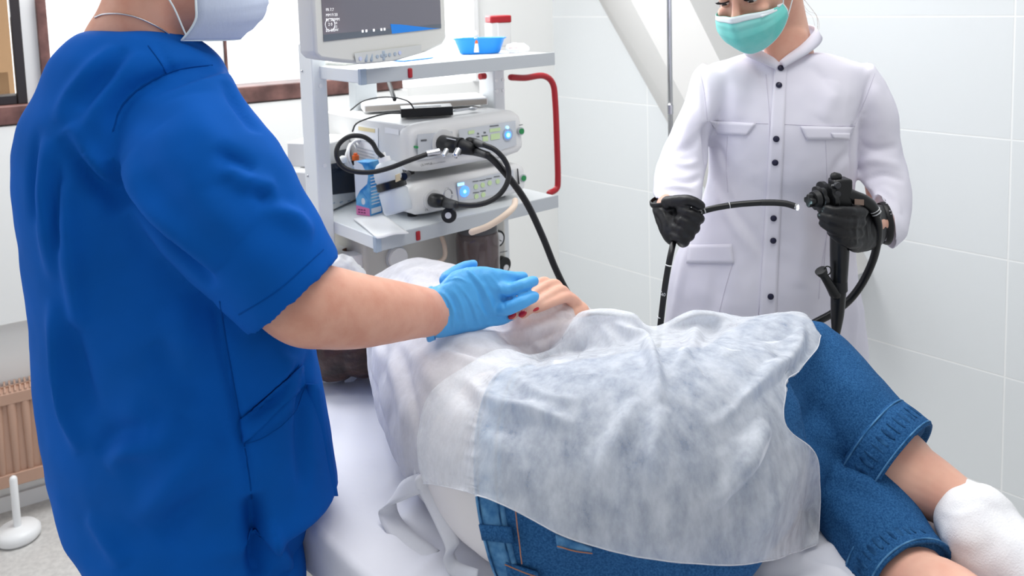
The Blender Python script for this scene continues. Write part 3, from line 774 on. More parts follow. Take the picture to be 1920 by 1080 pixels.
mb = MB(); c = vq(667, 300, .05); mb.cyl(c, c + EZ * .012, .009); mb.cyl(c + EZ * .012, c + EZ * .018, .005)
tag(link(mb, 'orange_cap', M['orange'], autos=40), 'orange cap behind the blue and white carton', 'cap')

bx_ = thing('medicine_carton', 'upright blue white and pink carton on the middle shelf', 'carton', PZ(690, 403, ZM))
p0 = PZ(669, 402, ZM + .001); p1 = PZ(694, 405, ZM + .001); p2 = PZ(717, 398, ZM + .001)
ztop = P(669, 303, p0[1])[2]
def vert(p, z): return V(p[0], p[1], z)
p3 = p0 + (p2 - p1)
mb = MB().loft([[vert(p, ZM + .001) for p in (p0, p1, p2, p3)], [vert(p, ztop) for p in (p0, p1, p2, p3)]]); link(mb, 'carton_body', M['carton_blue'], bx_, smooth=False)
n1 = nrm(np.cross(p1 - p0, EZ)); n1 = n1 if np.dot(n1, p0 - CAM) < 0 else -n1
n2 = nrm(np.cross(p2 - p1, EZ)); n2 = n2 if np.dot(n2, p0 - CAM) < 0 else -n2
def face(pa, pb_, n, poly, th=.0006): return MB().prism([vert(pa + (pb_ - pa) * u, ZM + .001 + v * (ztop - ZM)) + n * .0004 for u, v in poly], n * th)
link(face(p0, p1, n1, [(0, .18), (1, .14), (.9, .3), (.45, .45), (.1, .3)]), 'blue_flash', M['carton_blue'], bx_, smooth=False)
link(face(p0, p1, n1, [(0, .30), (.35, .46), (.9, .60), (1, .75), (.6, .95), (.2, 1), (0, 1)]), 'white_field', M['carton_white'], bx_, smooth=False)
link(face(p0, p1, n1, [(0, 0), (1, 0), (1, .14), (0, .18)]), 'pink_band', M['pink'], bx_, smooth=False)
link(face(p1, p2, n2, [(.1, .03), (.9, .03), (.9, .13), (.1, .13)]), 'data_label', M['carton_white'], bx_, smooth=False)
mb = MB()
for v in (.2, .26, .32, .38, .44, .52, .58, .64, .7):
    f_ = face(p1, p2, n2, [(.15, v), (.8, v), (.8, v + .018), (.15, v + .018)]); mb.add(f_.v, f_.f)
link(mb, 'print_line', M['carton_white'], bx_, smooth=False)
mb = MB()
for u in (.15, .35, .55): 
    for v in (.04, .09): f_ = face(p0, p1, n1, [(u, v), (u + .14, v), (u + .14, v + .02), (u, v + .02)], .0012); mb.add(f_.v, f_.f)
link(mb, 'pink_print', mat('print_plum', (120, 40, 90), .6), bx_, smooth=False)
mb = MB(); mb.ell(vert(p0 + (p1 - p0) * .55, ZM + .27 * (ztop - ZM)) + n1 * .001, nrm(p1 - p0) * .006, n1 * .0006, EZ * .009, n=8); link(mb, 'white_drop', M['carton_white'], bx_)

wb = thing('water_bottle', 'tilted translucent water bottle clamped to the processor side', 'bottle', P(735, 350, 1.99))
ax0, ax1 = P(748, 398, 1.93), P(722, 303, 1.95); ax_ = nrm(ax1 - ax0); Lb = np.linalg.norm(ax1 - ax0)
link(MB().lathe([(.002, 0), (.030, 0), (.034, .006), (.034, Lb * .42), (.030, Lb * .46), (.030, Lb * .6), (.034, Lb * .66), (.033, Lb * .85), (.022, Lb * .97), (.014, Lb)], ax0, ax_), 'body', M['bottle'], wb, autos=60)
link(MB().lathe([(.001, .004), (.028, .004), (.031, .01), (.031, Lb * .34), (.001, Lb * .34)], ax0, ax_), 'water', mat('water_tint', (214, 228, 238), .2, alpha=.6), wb, autos=60)
link(MB().lathe([(.0315, Lb * .46), (.035, Lb * .47), (.035, Lb * .61), (.0315, Lb * .62)], ax0, ax_), 'clamp_band', M['black'], wb, autos=60)
c = P(746, 333, 1.89); tdir = nrm(P(756, 330, 1.93) - P(740, 337, 1.89))
mb = MB(); mb.box(c, tdir * .011, EZ * .008, np.cross(tdir, EZ) * .001); link(mb, 'band_label', mat('label_tan', (206, 190, 160), .5), wb, smooth=False)
link(MB().cyl(P(757, 331, 1.93), P(764, 328, 1.96), .009), 'clamp_knob', M['black'], wb, autos=40)
link(MB().lathe([(.014, Lb - .002), (.014, Lb + .01), (.006, Lb + .012), (.006, Lb + .022)], ax0, ax_), 'cap', M['paper'], wb, autos=50)
hz = [ax1 + ax_ * .008, P(708, 285, 1.93), P(698, 268, 1.90), P(680, 256, 1.88), P(655, 256, 1.87), P(636, 270, 1.86), P(631, 290, 1.85), P(640, 310, 1.85), P(662, 321, 1.85), P(695, 323, 1.85), P(730, 315, 1.86), P(770, 300, 1.87), P(801, 289, 1.89)]
link(MB().tube(hz, .0055, n=12, sub=7), 'air_hose', M['black_r'], wb)
link(MB().tube([P(800, 289, 1.89), P(824, 284, 1.90)], .0075, n=12, sub=1, round_=False), 'hose_coupling', M['chrome'], wb, autos=40)

pn = thing('paper_napkin', 'folded white paper napkin over the front corner of the middle shelf', 'napkin', PZ(715, 425, ZM))
G = np.zeros((9, 13, 3)); q4 = [(663, 411), (718, 404), (766, 436), (707, 446)]
for i in range(9):
    for j in range(13):
        a_, b2 = j / 12, i / 8; qq = (np.array(q4[0]) * (1 - a_) + np.array(q4[1]) * a_) * (1 - b2) + (np.array(q4[3]) * (1 - a_) + np.array(q4[2]) * a_) * b2
        G[i, j] = PZ(qq[0], qq[1], ZM + .004) + EZ * (.0015 * math.sin(a_ * 7 + b2 * 4))
link(MB().grid(G), 'paper', M['paper'], pn, solid=.003)

# ---------------------------------------------------------------- below the middle shelf
ZB = .95
mb = MB(); 
su = thing('suction_pump', 'beige suction pump with two gauges and smoked jar under the middle shelf', 'pump', T(.3, .25, .45))
mb = MB(); tbox(mb, .06, .51, .16, .44, .452, 1.005); link(mb, 'casing', M['beige'], su, smooth=False, bevel=.008)
def gp(px, py, off=0): return PP(px, py, T(0, .16 - off, 0), E2)
def gcyl(nm, px, py, r, m, o0=0, o1=.012): c0_, c1_ = gp(px, py, o0), gp(px, py, o1); c0_ = gp(px, py, 0) - E2 * o0; c1_ = gp(px, py, 0) - E2 * o1; return link(MB().cyl(c0_, c1_, r, n=32), nm, m, su, autos=40)
for px, py, r in ((928, 446, .024),): gcyl('gauge_rim', px, py, r, M['black'], 0, .014); gcyl('gauge_face', px, py, r * .76, M['paper'], .013, .0152)
c = gp(928, 446) - E2 * .0158; mb = MB(); mb.tube([c - E1 * .012 + EZ * .006, c + E1 * .010 - EZ * .008], .0012, n=6, sub=1); link(mb, 'gauge_needle', M['ink'], su)
gcyl('regulator_knob', 938, 494, .022, M['black'], 0, .02); gcyl('regulator_cap', 940, 499, .009, M['paper'], .019, .022)
gcyl('dial_ring', 742, 482, .030, M['panel'], 0, .006); gcyl('white_dial', 742, 482, .026, M['paper'], .005, .016)
mb = MB(); mb.prism([gp(x, y) - E2 * .0006 for x, y in ((912, 478), (951, 470), (951, 471.2), (912, 479.2))], -E2 * .0004); link(mb, 'case_seam', M['dots'], su, smooth=False)
jc = PZ(862, 440, 1.0); jc = gp(864, 450) - E2 * .075
link(MB().lathe([(.002, -.17), (.050, -.17), (.056, -.15), (.058, -.02), (.054, 0), (.048, .004)], V(jc[0], jc[1], .985)), 'jar', M['smoke'], su, autos=60)
link(MB().lathe([(.052, -.002), (.052, .012), (.045, .020), (.036, .030), (.024, .034), (.001, .034)], V(jc[0], jc[1], .985)), 'jar_lid', mat('jar_lid', (84, 84, 86), .5), su, autos=50)
link(MB().tube([gp(797, 500) - E2 * .06, gp(790, 488) - E2 * .06, gp(808, 474) - E2 * .06, gp(813, 455) - E2 * .05, gp(816, 440) - E2 * .03], .006, n=10), 'tube', M['hose'], su)
hz = [P(885, 435, 1.84), P(915, 424, 1.86), P(945, 405, 1.90), P(963, 388, 1.95), P(966, 376, 2.0)]
tag(link(MB().tube(hz, .0075, n=12), 'cream_hose', M['hose']), 'cream rubber hose curving over the middle shelf front rail', 'hose')
rl = thing('paper_roll', 'large white paper roll standing behind the left post', 'paper roll', PZ(648, 505, .99))
pc = P(655, 468, 2.12); link(MB().lathe([(.016, -.2), (.062, -.2), (.062, 0), (.06, .001), (.0185, .001), (.018, -.03), (.018, -.19)], pc), 'roll', M['paper'], rl, autos=50)
link(MB().lathe([(.0178, -.19), (.0178, .0005), (.0165, .0005), (.0165, -.19)], pc), 'core', mat('cardboard', (150, 112, 88), .8), rl, autos=50)
mb = MB(); mb.box(T(-.02, .33, .62), E1 * .09, E2 * .12, EZ * (.01))

# ================================================================== PEOPLE
def sil(rows, n=40, k=2.2):
    """closed rings from (y, left px, right px, Y centre, half depth)"""
    R_ = []
    for y, xl, xr, Yc, b in rows:
        a, c_ = P(xl, y, Yc), P(xr, y, Yc); cen = (a + c_) / 2; u = (c_ - a) / 2
        ring = []
        for t in np.linspace(0, 2 * math.pi, n, endpoint=False):
            c0, s0 = math.cos(t), math.sin(t); rr = (abs(c0) ** k + abs(s0) ** k) ** (-1 / k)
            ring.append(cen + u * c0 * rr + V(0, b, 0) * s0 * rr)
        R_.append(ring)
    return R_
def dense(rows, sub=3): return [tuple(r) for r in catmull(rows, sub)]
def edgeloft(rows, n=32, k=2.0, lip=0):
    """sleeve: rows of (p1x,p1y,p2x,p2y,Y,half depth): ring spans the two outline points"""
    rows = catmull(rows, 3); R_ = []
    for x1, y1, x2, y2, Yc, b in rows:
        a, c_ = P(x1, y1, Yc), P(x2, y2, Yc); cen = (a + c_) / 2; u = (c_ - a) / 2
        R_.append([cen + u * math.cos(t) + V(0, b, 0) * math.sin(t) for t in np.linspace(0, 2 * math.pi, n, endpoint=False)])
    if lip:
        last = np.array(R_[-1]); cen = last.mean(0); prev = np.array(R_[-3]).mean(0); back = nrm(prev - cen)
        R_.append([cen + (p - cen) * .90 for p in last]); R_.append([cen + (p - cen) * .86 + back * lip for p in last])
    return R_
def person(label, loc): return thing('person', label, 'person', loc)

def head_mb(H, f, upv, s=1.0):
    """head; H = centre at eye level, f = facing, upv = crown direction"""
    f = nrm(f); z = nrm(np.asarray(upv) - np.dot(upv, f) * f); x = np.cross(f, z)
    def L(a, b, c): return H + (x * a + f * b + z * c) * s
    rows = [(-.118, .016, .078, .040), (-.112, .030, .086, .020), (-.098, .042, .090, -.005), (-.075, .053, .093, -.035), (-.045, .062, .092, -.062),
            (-.015, .069, .088, -.082), (.0, .071, .087, -.088), (.03, .074, .093, -.096), (.06, .074, .090, -.098), (.085, .068, .076, -.090), (.105, .052, .052, -.072), (.118, .030, .025, -.045), (.122, .010, .0, -.02)]
    mb = MB(); rings = []
    for zz, hw, yf, yb in catmull(rows, 2):
        c0, h = (yf + yb) / 2, (yf - yb) / 2
        rings.append([L(hw * math.cos(t) * (1 - .10 * max(0, math.sin(t)) ** 2), c0 + h * math.sin(t), zz) for t in np.linspace(0, 2 * math.pi, 36, endpoint=False)])
    mb.loft(rings)
    mb.tube([L(0, .088, .008), L(0, .098, -.012), L(0, .108, -.034), L(0, .096, -.044)], [.008 * s, .009 * s, .013 * s, .010 * s], n=12)      # nose
    for q in (-1, 1):
        mb.ell(L(q * .012, .094, -.040), x * .008 * s, f * .009 * s, z * .007 * s, n=8)
        mb.tube([L(q * .014, .088, .024), L(q * .034, .087, .026), L(q * .054, .070, .016)], .0075 * s, n=10)       # brow ridge
        mb.ell(L(q * .044, .068, -.028), x * .016 * s, f * .016 * s, z * .014 * s, n=8)    # cheek
        mb.loft([[L(q * (.070 + .013 * d + .006 * math.cos(t)), -.012 + .019 * e_ * math.cos(t), -.012 + .032 * e_ * math.sin(t)) for t in np.linspace(0, 2 * math.pi, 20, endpoint=False)] for d, e_ in ((0, .75), (.5, 1), (.85, .95), (1, .7))])
    mb.tube([L(-.022, .088, -.068), L(0, .096, -.069), L(.022, .088, -.068)], [.004 * s, .007 * s, .004 * s], n=10)
    mb.tube([L(-.018, .087, -.078), L(0, .093, -.080), L(.018, .087, -.078)], [.004 * s, .007 * s, .004 * s], n=10)
    return mb, L, x, f, z
def sockets(me, L, amt=.009):
    v = getv(me)
    for q in (-1, 1):
        c = L(q * .031, .094, .0); d = np.linalg.norm(v - c, axis=1)
        dirv = nrm(L(0, -1, 0) - L(0, 0, 0)); v = v + dirv * (amt * np.exp(-(d / .015) ** 2))[:, None]
    setv(me, v)
def eyes(L, x, f, z, root, s=1.0, look=(0, -.3)):
    for q in (-1, 1):
        c = L(q * .031, .0725, .0)
        e_ = link(MB().ell(c, x * .0122 * s, f * .0122 * s, z * .0122 * s), 'eye', M['eye'], root)
        d = nrm(f + x * look[0] + z * look[1]); mb = MB(); mb.lathe([(.0005, .0122 * s + .0006), (.0052, .0116 * s), (.0056, .0105 * s)], c, d); link(mb, 'iris', M['iris'], e_)
        lid = MB(); G = np.zeros((7, 13, 3))
        for i in range(7):
            for j in range(13):
                el = math.radians(12 + 72 * i / 6) ; az = math.radians(-80 + 160 * j / 12)
                G[i, j] = c + (f * math.cos(el) * math.cos(az) + x * math.cos(el) * math.sin(az) + z * math.sin(el)) * .0136 * s
        lid.grid(G); link(lid, 'upper_eyelid', M['skin_f'], root, solid=.001)
        G2 = np.zeros((6, 13, 3))
        for i in range(6):
            for j in range(13):
                el = math.radians(-80 + 58 * i / 5); az = math.radians(-80 + 160 * j / 12)
                G2[i, j] = c + (f * math.cos(el) * math.cos(az) + x * math.cos(el) * math.sin(az) + z * math.sin(el)) * .0134 * s
        link(MB().grid(G2), 'lower_eyelid', M['skin_f'], root, solid=.001)
        lm = MB()
        for j in range(17):
            az = math.radians(-62 + 124 * j / 16); el = math.radians(10)
            b0 = c + (f * math.cos(el) * math.cos(az) + x * math.cos(el) * math.sin(az) + z * math.sin(el)) * .0140 * s
            b1 = b0 + (f * .8 * math.cos(az) + x * (math.sin(az) * .9 + q * .25) - z * .1) * .006 * s; b2 = b1 + (f * .3 + z * .6 + x * q * .2) * .004 * s
            lm.tube([b0, b1, b2], [.0007, .0005, .0002], n=5, sub=2, round_=False)
        lm.tube([c + (f * math.cos(.19) * math.cos(a) + x * math.cos(.19) * math.sin(a) + z * math.sin(.19)) * .0141 * s for a in np.linspace(-1.15, 1.15, 9)], .0008, n=6, sub=1)
        link(lm, 'eyelash', M['ink'], root)
        bm_ = MB(); bm_.tube([L(q * .014, .0925, .021), L(q * .032, .0925, .028), L(q * .053, .076, .020)], [(.0022, .004), (.0022, .0045), (.001, .002)], n=8, ref=f); link(bm_, 'eyebrow', M['hair'], root)
def mask(L, root, m, edge, wide=1.0, droop=0.0, ys=1.0, rise=.042):
    nu, nv = 33, 22; G = np.zeros((nv, nu, 3))
    for i in range(nv):
        v = i / (nv - 1)
        for j in range(nu):
            u = -1 + 2 * j / (nu - 1); a = u * math.radians(88)
            ztop = -.016 - .024 * abs(u) ** 1.3; zbot = -.121 + rise * abs(u) ** 1.6 - droop * (1 - abs(u))
            zz = ztop + (zbot - ztop) * v
            bulge = math.sin(math.pi * min(1, v * .95 + .05)) * .012
            yf = (.026 + (.082 + bulge) * max(0, math.cos(a)) ** .85) - .030 * max(0, v - .55) ** 1.5 * 2
            nose = .012 * math.exp(-(u / .16) ** 2) * (1 - v) ** .5 if v < .9 else 0
            pl = .0026 * ((v * 4.0) % 1.0 - .5) * (1 - abs(u) ** 4) * (1 if .15 < v < .9 else 0)
            xx = (.0705 + .006 * math.sin(math.pi * v)) * wide * math.sin(a) * (1 - .10 * max(0, v - .45) ** 1)
            G[i, j] = L(xx, yf * ys + nose + pl, zz)
    o = link(MB().grid(G), 'face_mask', m, root, solid=.0012)
    mb = MB()
    mb.tube([G[0, j] for j in range(0, nu, 2)], (.0008, .0032), n=8, sub=2, ref=L(0, 1, 0) - L(0, 0, 0))
    for j in (0, nu - 1): mb.tube([G[i, j] for i in range(0, nv, 3)] + [G[-1, j]], .0018, n=8, sub=2)
    mb.tube([G[-1, j] for j in range(0, nu, 2)], .0012, n=8, sub=2)
    link(mb, 'mask_binding', edge, o)
    off_ = (L(0, .0012, .0) - L(0, 0, 0)); bj = range(2, nu - 2); Gt = np.array([[G[0, j] + off_ for j in bj], [G[1, j] + off_ for j in bj], [G[2, j] + off_ * 1.2 for j in bj], [G[2, j] * .4 + G[3, j] * .6 + off_ * 1.2 for j in bj]])
    link(MB().grid(Gt), 'nose_band', edge, o, solid=.0006)
    mb = MB()
    mb.tube([G[2, j] + (L(0, .0030, 0) - L(0, 0, 0)) for j in range(6, nu - 6, 2)], (.0008, .0030), n=8, sub=2, ref=L(0, 1, 0) - L(0, 0, 0)); link(mb, 'nose_wire', edge, o)
    for q, j in ((-1, 0), (1, nu - 1)):
        mb = MB(); mb.tube([G[1, j], L(q * .079, .0, .008), L(q * .084, -.020, .018), L(q * .086, -.034, -.006), L(q * .080, -.024, -.04), L(q * .076, .0, -.06), G[-3, j]], .0013, n=8)
        link(mb, 'ear_loop', M['mask_edge'], o)
    return o, G
def finger(mb, pts, r, n=12): mb.tube(pts, r, n=n, sub=4)

# ------------------------------------------------------------------ THE MAN IN BLUE
YM = 1.30
man = person('person in blue scrubs and pale mask, seen from behind, gloved hand on the patient', V(-.50, 1.28, 0))
HM = P(316, -76, 1.33); fM = nrm(V(.93, .36, -.03))
hmb, LM, xM, fM, zM = head_mb(HM, fM, V(.02, .0, 1), 1.04)
body = MB(); body.add(hmb.v, hmb.f)
body.tube([P(255, 160, 1.31), P(252, 92, 1.31), P(262, 45, 1.31), P(274, 0, 1.31), P(288, -60, 1.32)], [(.10, .08), (.080, .066), (.064, .062), (.059, .060), (.058, .062)], n=24, ref=(1, 0, 0))
body.tube([P(172, 150, 1.34), P(208, 96, 1.33), P(255, 86, 1.31), P(300, 104, 1.30), P(330, 160, 1.29)], [.045, .042, .050, .042, .04], n=18)
body.loft(sil(dense([(120, 120, 400, YM, .085), (220, 60, 440, YM, .115), (400, 60, 490, YM, .12), (600, 95, 540, YM, .12), (800, 120, 570, YM - .02, .13), (960, 200, 500, YM - .0, .09)])))
# right upper arm and forearm reaching to the patient
fa = [(370, 260, .045, 1.24), (445, 400, .050, 1.20), (518, 520, .058, 1.19), (566, 566, .0600, 1.19), (612, 576, .0590, 1.21), (670, 583, .0550, 1.24), (730, 584, .0480, 1.28), (785, 585, .0405, 1.33), (815, 587, .0370, 1.37), (842, 578, .030, 1.39)]
body.tube([P(x, y, Y) for x, y, r, Y in fa], [(r * 1.02, r * .92) for x, y, r, Y in fa], n=24, ref=(0, .1, 1))
body.tube([P(135, 260, 1.42), P(115, 420, 1.48), P(150, 560, 1.56)], [.05, .042, .038], n=18)
body.tube([P(150, 560, 1.56), V(-.60, 1.60, 1.02), V(-.52, 1.615, 1.015)], [.038, .033, .026], n=18)
body.tube([V(-.56, 1.30, .78), V(-.60, 1.28, .45), V(-.60, 1.29, .06)], [.07, .062, .045], n=18)
body.tube([V(-.45, 1.27, .78), V(-.47, 1.24, .45), V(-.48, 1.24, .06)], [.07, .062, .045], n=18)
bme = remesh(body, .006, 10); sockets(bme, LM)
link(bme, 'body', M['skin'], man)
eyes(LM, xM, fM, zM, man, 1.04)
mask(LM, man, M['mask_w'], M['mask_edge'], wide=1.10, droop=-.002, ys=1.10, rise=.004)
hr = MB(); hr.ell(LM(0, -.012, .045), xM * .086, fM * .095, zM * .088, n=14); hr.ell(LM(0, -.06, -.005), xM * .066, fM * .045, zM * .058, n=12)
hme = remesh(hr, .004, 4); rumple(hme, 60, .003); link(hme, 'hair', M['hair'], man)
# chain round the neck
bb_ = bvh_of(bme); ch = []
for x, y in catmull(np.array([(180, 33), (196, 27), (225, 26), (255, 32), (285, 45), (310, 60), (328, 76)], float), 16):
    h, n_ = hit(bb_, x, y)
    if h is not None: ch.append(h + n_ * .0015)
front = [ch[-1], P(352, 100, 1.28), P(345, 125, 1.36), P(270, 110, 1.40), P(200, 70, 1.38), ch[0]]
ch = ch + list(catmull(front, 12))
mb = MB()
for i in range(len(ch) - 1):
    a, b_ = ch[i], ch[i + 1]; Ln = np.linalg.norm(b_ - a); k = max(1, int(Ln / .0034))
    for j in range(k):
        p = a + (b_ - a) * (j + .5) / k; t = nrm(b_ - a); u = nrm(np.cross(t, EZ)); mb.ell(p, t * .0023, u * .0014, np.cross(t, u) * .0014, n=5)
link(mb, 'neck_chain', M['silver_chain'], man)

# scrub top: torso + both sleeves grown into one cloth
top = MB()
rows = [(56, 172, 318, 1.30, .066), (66, 150, 345, 1.30, .085), (84, 130, 378, 1.30, .10), (112, 106, 410, 1.30, .115), (162, 90, 430, 1.30, .125), (220, 60, 452, 1.30, .14), (300, 46, 475, 1.30, .145),
        (400, 52, 505, 1.30, .145), (500, 62, 535, 1.30, .145), (600, 76, 572, 1.30, .15), (700, 84, 598, 1.30, .155), (800, 102, 614, 1.29, .16), (880, 117, 626, 1.29, .16), (925, 126, 632, 1.28, .16)]
low2 = [(935, 128, 628, 1.28, .16), (952, 134, 578, 1.27, .155), (1010, 172, 566, 1.26, .15), (1060, 196, 552, 1.25, .15), (1120, 200, 545, 1.25, .145)]
top.loft(sil(dense(rows) + low2))
sl = [(240, 215, 425, 128, 1.26, .085), (225, 300, 468, 205, 1.22, .100), (258, 385, 521, 272, 1.20, .100), (312, 460, 558, 345, 1.185, .097), (396, 545, 600, 424, 1.18, .093), (474, 621, 633, 490, 1.19, .090)]
top.loft(edgeloft(sl, lip=.03))
top.loft(edgeloft([(74, 195, 190, 150, 1.36, .08), (48, 300, 170, 300, 1.42, .08), (58, 420, 160, 430, 1.48, .08), (70, 520, 170, 525, 1.54, .07)]))
tme = remesh(top, .0065, 12)
F = [  # sleeve seam and yoke folds
    ([(398, 122), (350, 128), (300, 145), (255, 170), (225, 205), (212, 245), (210, 300)], .010, -.006),
    ([(300, 80), (310, 110), (330, 136)], .006, -.002),
    ([(210, 300), (222, 345), (255, 390), (305, 445), (360, 500), (400, 540)], .013, -.013),
    ([(236, 300), (262, 352), (300, 400), (352, 450), (410, 505)], .020, .011),
    ([(124, 250), (150, 300), (176, 340), (210, 372), (232, 395)], .014, -.010),
    ([(130, 235), (160, 285), (192, 320), (215, 340)], .012, .008),
    ([(125, 340), (130, 420), (142, 520), (150, 620)], .013, .008), ([(92, 260), (88, 340), (94, 430), (104, 520)], .012, .007),
    ([(108, 300), (110, 380), (120, 470)], .009, -.006), ([(75, 240), (66, 330), (72, 420)], .010, -.004),
    ([(265, 95), (225, 150), (180, 210), (150, 260)], .012, .005), ([(235, 90), (190, 150), (152, 205)], .010, -.005), ([(215, 85), (170, 130), (130, 180), (110, 230)], .011, .005),
    ([(480, 320), (430, 300), (400, 285)], .012, -.006), ([(520, 350), (470, 345), (420, 315)], .012, .006), ([(555, 385), (505, 375), (465, 345)], .012, -.005),
    ([(590, 440), (540, 400), (500, 370)], .016, .008), ([(425, 150), (450, 200), (482, 250)], .012, -.006),
    ([(105, 560), (108, 650), (120, 760), (150, 850)], .013, .009), ([(130, 600), (150, 700), (175, 780)], .016, -.007),
    ([(330, 560), (350, 620), (340, 700), (300, 760)], .026, .006), ([(290, 640), (330, 690), (370, 760)], .02, -.006),
    ([(200, 880), (240, 840), (300, 830), (340, 780)], .02, .008), ([(180, 850), (230, 810), (280, 805)], .016, -.007),
    ([(250, 980), (300, 930), (360, 860), (420, 830)], .022, .007), ([(300, 1010), (350, 960), (430, 900)], .018, -.006),
    ([(160, 970), (200, 1010), (235, 1060)], .014, .006), ([(400, 560), (420, 660), (440, 760), (462, 860), (472, 930)], .006, -.005),
    ([(472, 930), (478, 980), (486, 1040), (492, 1079)], .014, -.020), ([(500, 980), (520, 1030), (545, 1070)], .010, .008),
    ([(585, 660), (575, 740), (570, 830), (572, 920)], .014, -.008), ([(545, 660), (540, 700), (536, 800)], .02, .005),
    ([(350, 180), (380, 260), (420, 340)], .03, .006), ([(300, 240), (340, 320), (400, 400), (450, 450)], .03, .006), ([(270, 700), (250, 780), (230, 860)], .025, .005),
    ([(447, 790), (480, 775), (510, 755), (535, 725), (560, 685)], .008, -.009),
]
creases(tme, [(a, b_, c_ * 2.0) for a, b_, c_ in F]); rumple(tme, 9, .006, 2, (1, 1, .5)); rumple(tme, 26, .0016, 5)
st = link(tme, 'scrub_top', M['scrub'], man)
tb_ = bvh_of(tme)
link(patch(tb_, [(449, 787), (566, 684), (572, 722), (457, 832)], .0035, 22, 6), 'pocket_hem', M['scrub'], st, solid=.002)
for nm, pix, r in (('side_seam', [(412, 565), (428, 660), (448, 770), (466, 880), (472, 935)], .0010), ('yoke_seam', [(398, 122), (350, 127), (312, 138), (262, 166), (228, 200), (212, 245)], .0010),
                   ('shoulder_seam', [(278, 86), (300, 116), (312, 138)], .0009), ('pocket_stitch', [(457, 832), (500, 815), (545, 775), (572, 722)], .0008),
                   ('cuff_stitch', [(448, 590), (520, 545), (606, 468)], .0009), ('pocket_edge', [(449, 787), (490, 770), (525, 740), (560, 685)], .0012)):
    mb = strip_on(tb_, pix, .0002 if nm != 'pocket_stitch' else .005, r)
    if mb.v: link(mb, nm, M['scrub_dk'], st)
# collar band
cp = [(158, 68), (185, 60), (215, 57), (250, 59), (285, 67), (315, 79), (334, 88)]
mb = strip_on(tb_, [(x, y + 3) for x, y in cp], .001, .0035)
if False: link(mb, 'neck_band', M['scrub'], st)
fl = np.array([[P(a0 + (b0 - a0) * u, y, 1.285 - .02 * math.sin(u * 3)) for u in np.linspace(0, 1, 8)] for a0, b0, y in [(560, 600, 720), (565, 610, 790), (568, 620, 850), (572, 629, 905), (574, 633, 930)]])
fl = np.array([catmull(fl[:, j], 5) for j in range(8)]).transpose(1, 0, 2); fl[-1, 0] += np.array([0, 0, -.016]); fl[-1, 1] += np.array([0, 0, -.008])
link(MB().grid(fl), 'front_flap', M['scrub'], st, solid=.003)
# trousers and shoes
tr2 = MB(); tr2.loft(sil([(930, 170, 530, 1.27, .10), (1010, 200, 540, 1.26, .09), (1110, 200, 542, 1.26, .09)]))
tr2.tube([V(-.58, 1.28, .72), V(-.60, 1.28, .5), V(-.61, 1.29, .07)], [.11, .095, .085], n=20); tr2.tube([V(-.44, 1.24, .72), V(-.47, 1.23, .5), V(-.49, 1.24, .07)], [.10, .095, .085], n=20)
trm = remesh(tr2, .009, 8); rumple(trm, 10, .006); link(trm, 'trousers', M['scrub'], man)
for x, y in ((-.60, 1.29), (-.48, 1.22)):
    mb = MB(); mb.tube([V(x - .04, y - .02, .035), V(x + .06, y + .03, .038), V(x + .15, y + .075, .03)], [(.05, .034), (.052, .036), (.042, .026)], n=16, ref=(-.4, 1, 0)); link(mb, 'shoe', M['paper'], man)

# blue glove: hand lying over the patient's hand
def HP(x, y, Y): return P(x, y, Y)
g = MB()
palm = [  # lower outline pt, upper outline pt, Y, half thickness
    (806, 632, 806, 541, 1.365, .036), (830, 630, 822, 536, 1.37, .038), (858, 626, 846, 512, 1.385, .034), (885, 622, 872, 503, 1.395, .030), (912, 615, 900, 500, 1.405, .026),
    (938, 602, 926, 503, 1.412, .022), (957, 590, 950, 511, 1.418, .017), (968, 580, 966, 520, 1.42, .013)]
g.loft(edgeloft(palm, n=36))
finger(g, [P(905, 518, 1.42), P(930, 516, 1.415), P(950, 518, 1.42), P(968, 519, 1.425), P(982, 518, 1.43)], [.0115, .0115, .0100, .0095, .0082])      # index
finger(g, [P(905, 543, 1.41), P(935, 541, 1.402), P(958, 543, 1.398), P(980, 535, 1.395), P(1000, 527, 1.405)], [.0125, .0130, .0122, .0110, .0098])      # middle
finger(g, [P(900, 572, 1.41), P(930, 577, 1.40), P(955, 577, 1.385), P(980, 566, 1.38), P(1001, 556, 1.39)], [.0125, .0130, .0122, .0112, .0098])       # ring
finger(g, [P(915, 600, 1.40), P(940, 598, 1.41), P(955, 592, 1.425), P(968, 586, 1.44)], [.0120, .0105, .0095, .0082])         # little, tucked under
finger(g, [P(840, 525, 1.43), P(858, 508, 1.44), P(874, 500, 1.445), P(888, 495, 1.445)], [.016, .0115, .0100, .0080])         # thumb
gme = remesh(g, .0024, 5)
W_ = [([(868, 505), (895, 540), (912, 580), (925, 604)], .0035, -.003), ([(872, 500), (903, 535), (922, 575), (930, 598)], .003, .003), ([(846, 540), (862, 565), (872, 600), (876, 622)], .003, .0022),
      ([(838, 545), (852, 570), (862, 605)], .003, -.002), ([(855, 530), (880, 562), (895, 600), (902, 615)], .003, .0018), ([(825, 545), (838, 560), (850, 585), (850, 620)], .003, .0025), ([(822, 535), (840, 528), (850, 520)], .003, -.002),
      ([(830, 552), (842, 575), (845, 615)], .0025, -.0025), ([(905, 520), (922, 548), (935, 575)], .003, -.0015), ([(915, 512), (938, 540), (944, 560)], .003, .0015), ([(840, 525), (860, 522), (878, 530)], .002, .002),
      ([(942, 550), (944, 565), (946, 580)], .003, -.0025), ([(890, 560), (905, 585), (915, 606)], .0025, .0018), ([(866, 545), (884, 580), (892, 612)], .0022, -.0018)]
creases(gme, W_); rumple(gme, 90, .0008, 1)
gl = link(gme, 'blue_glove', M['glove_b'], man)
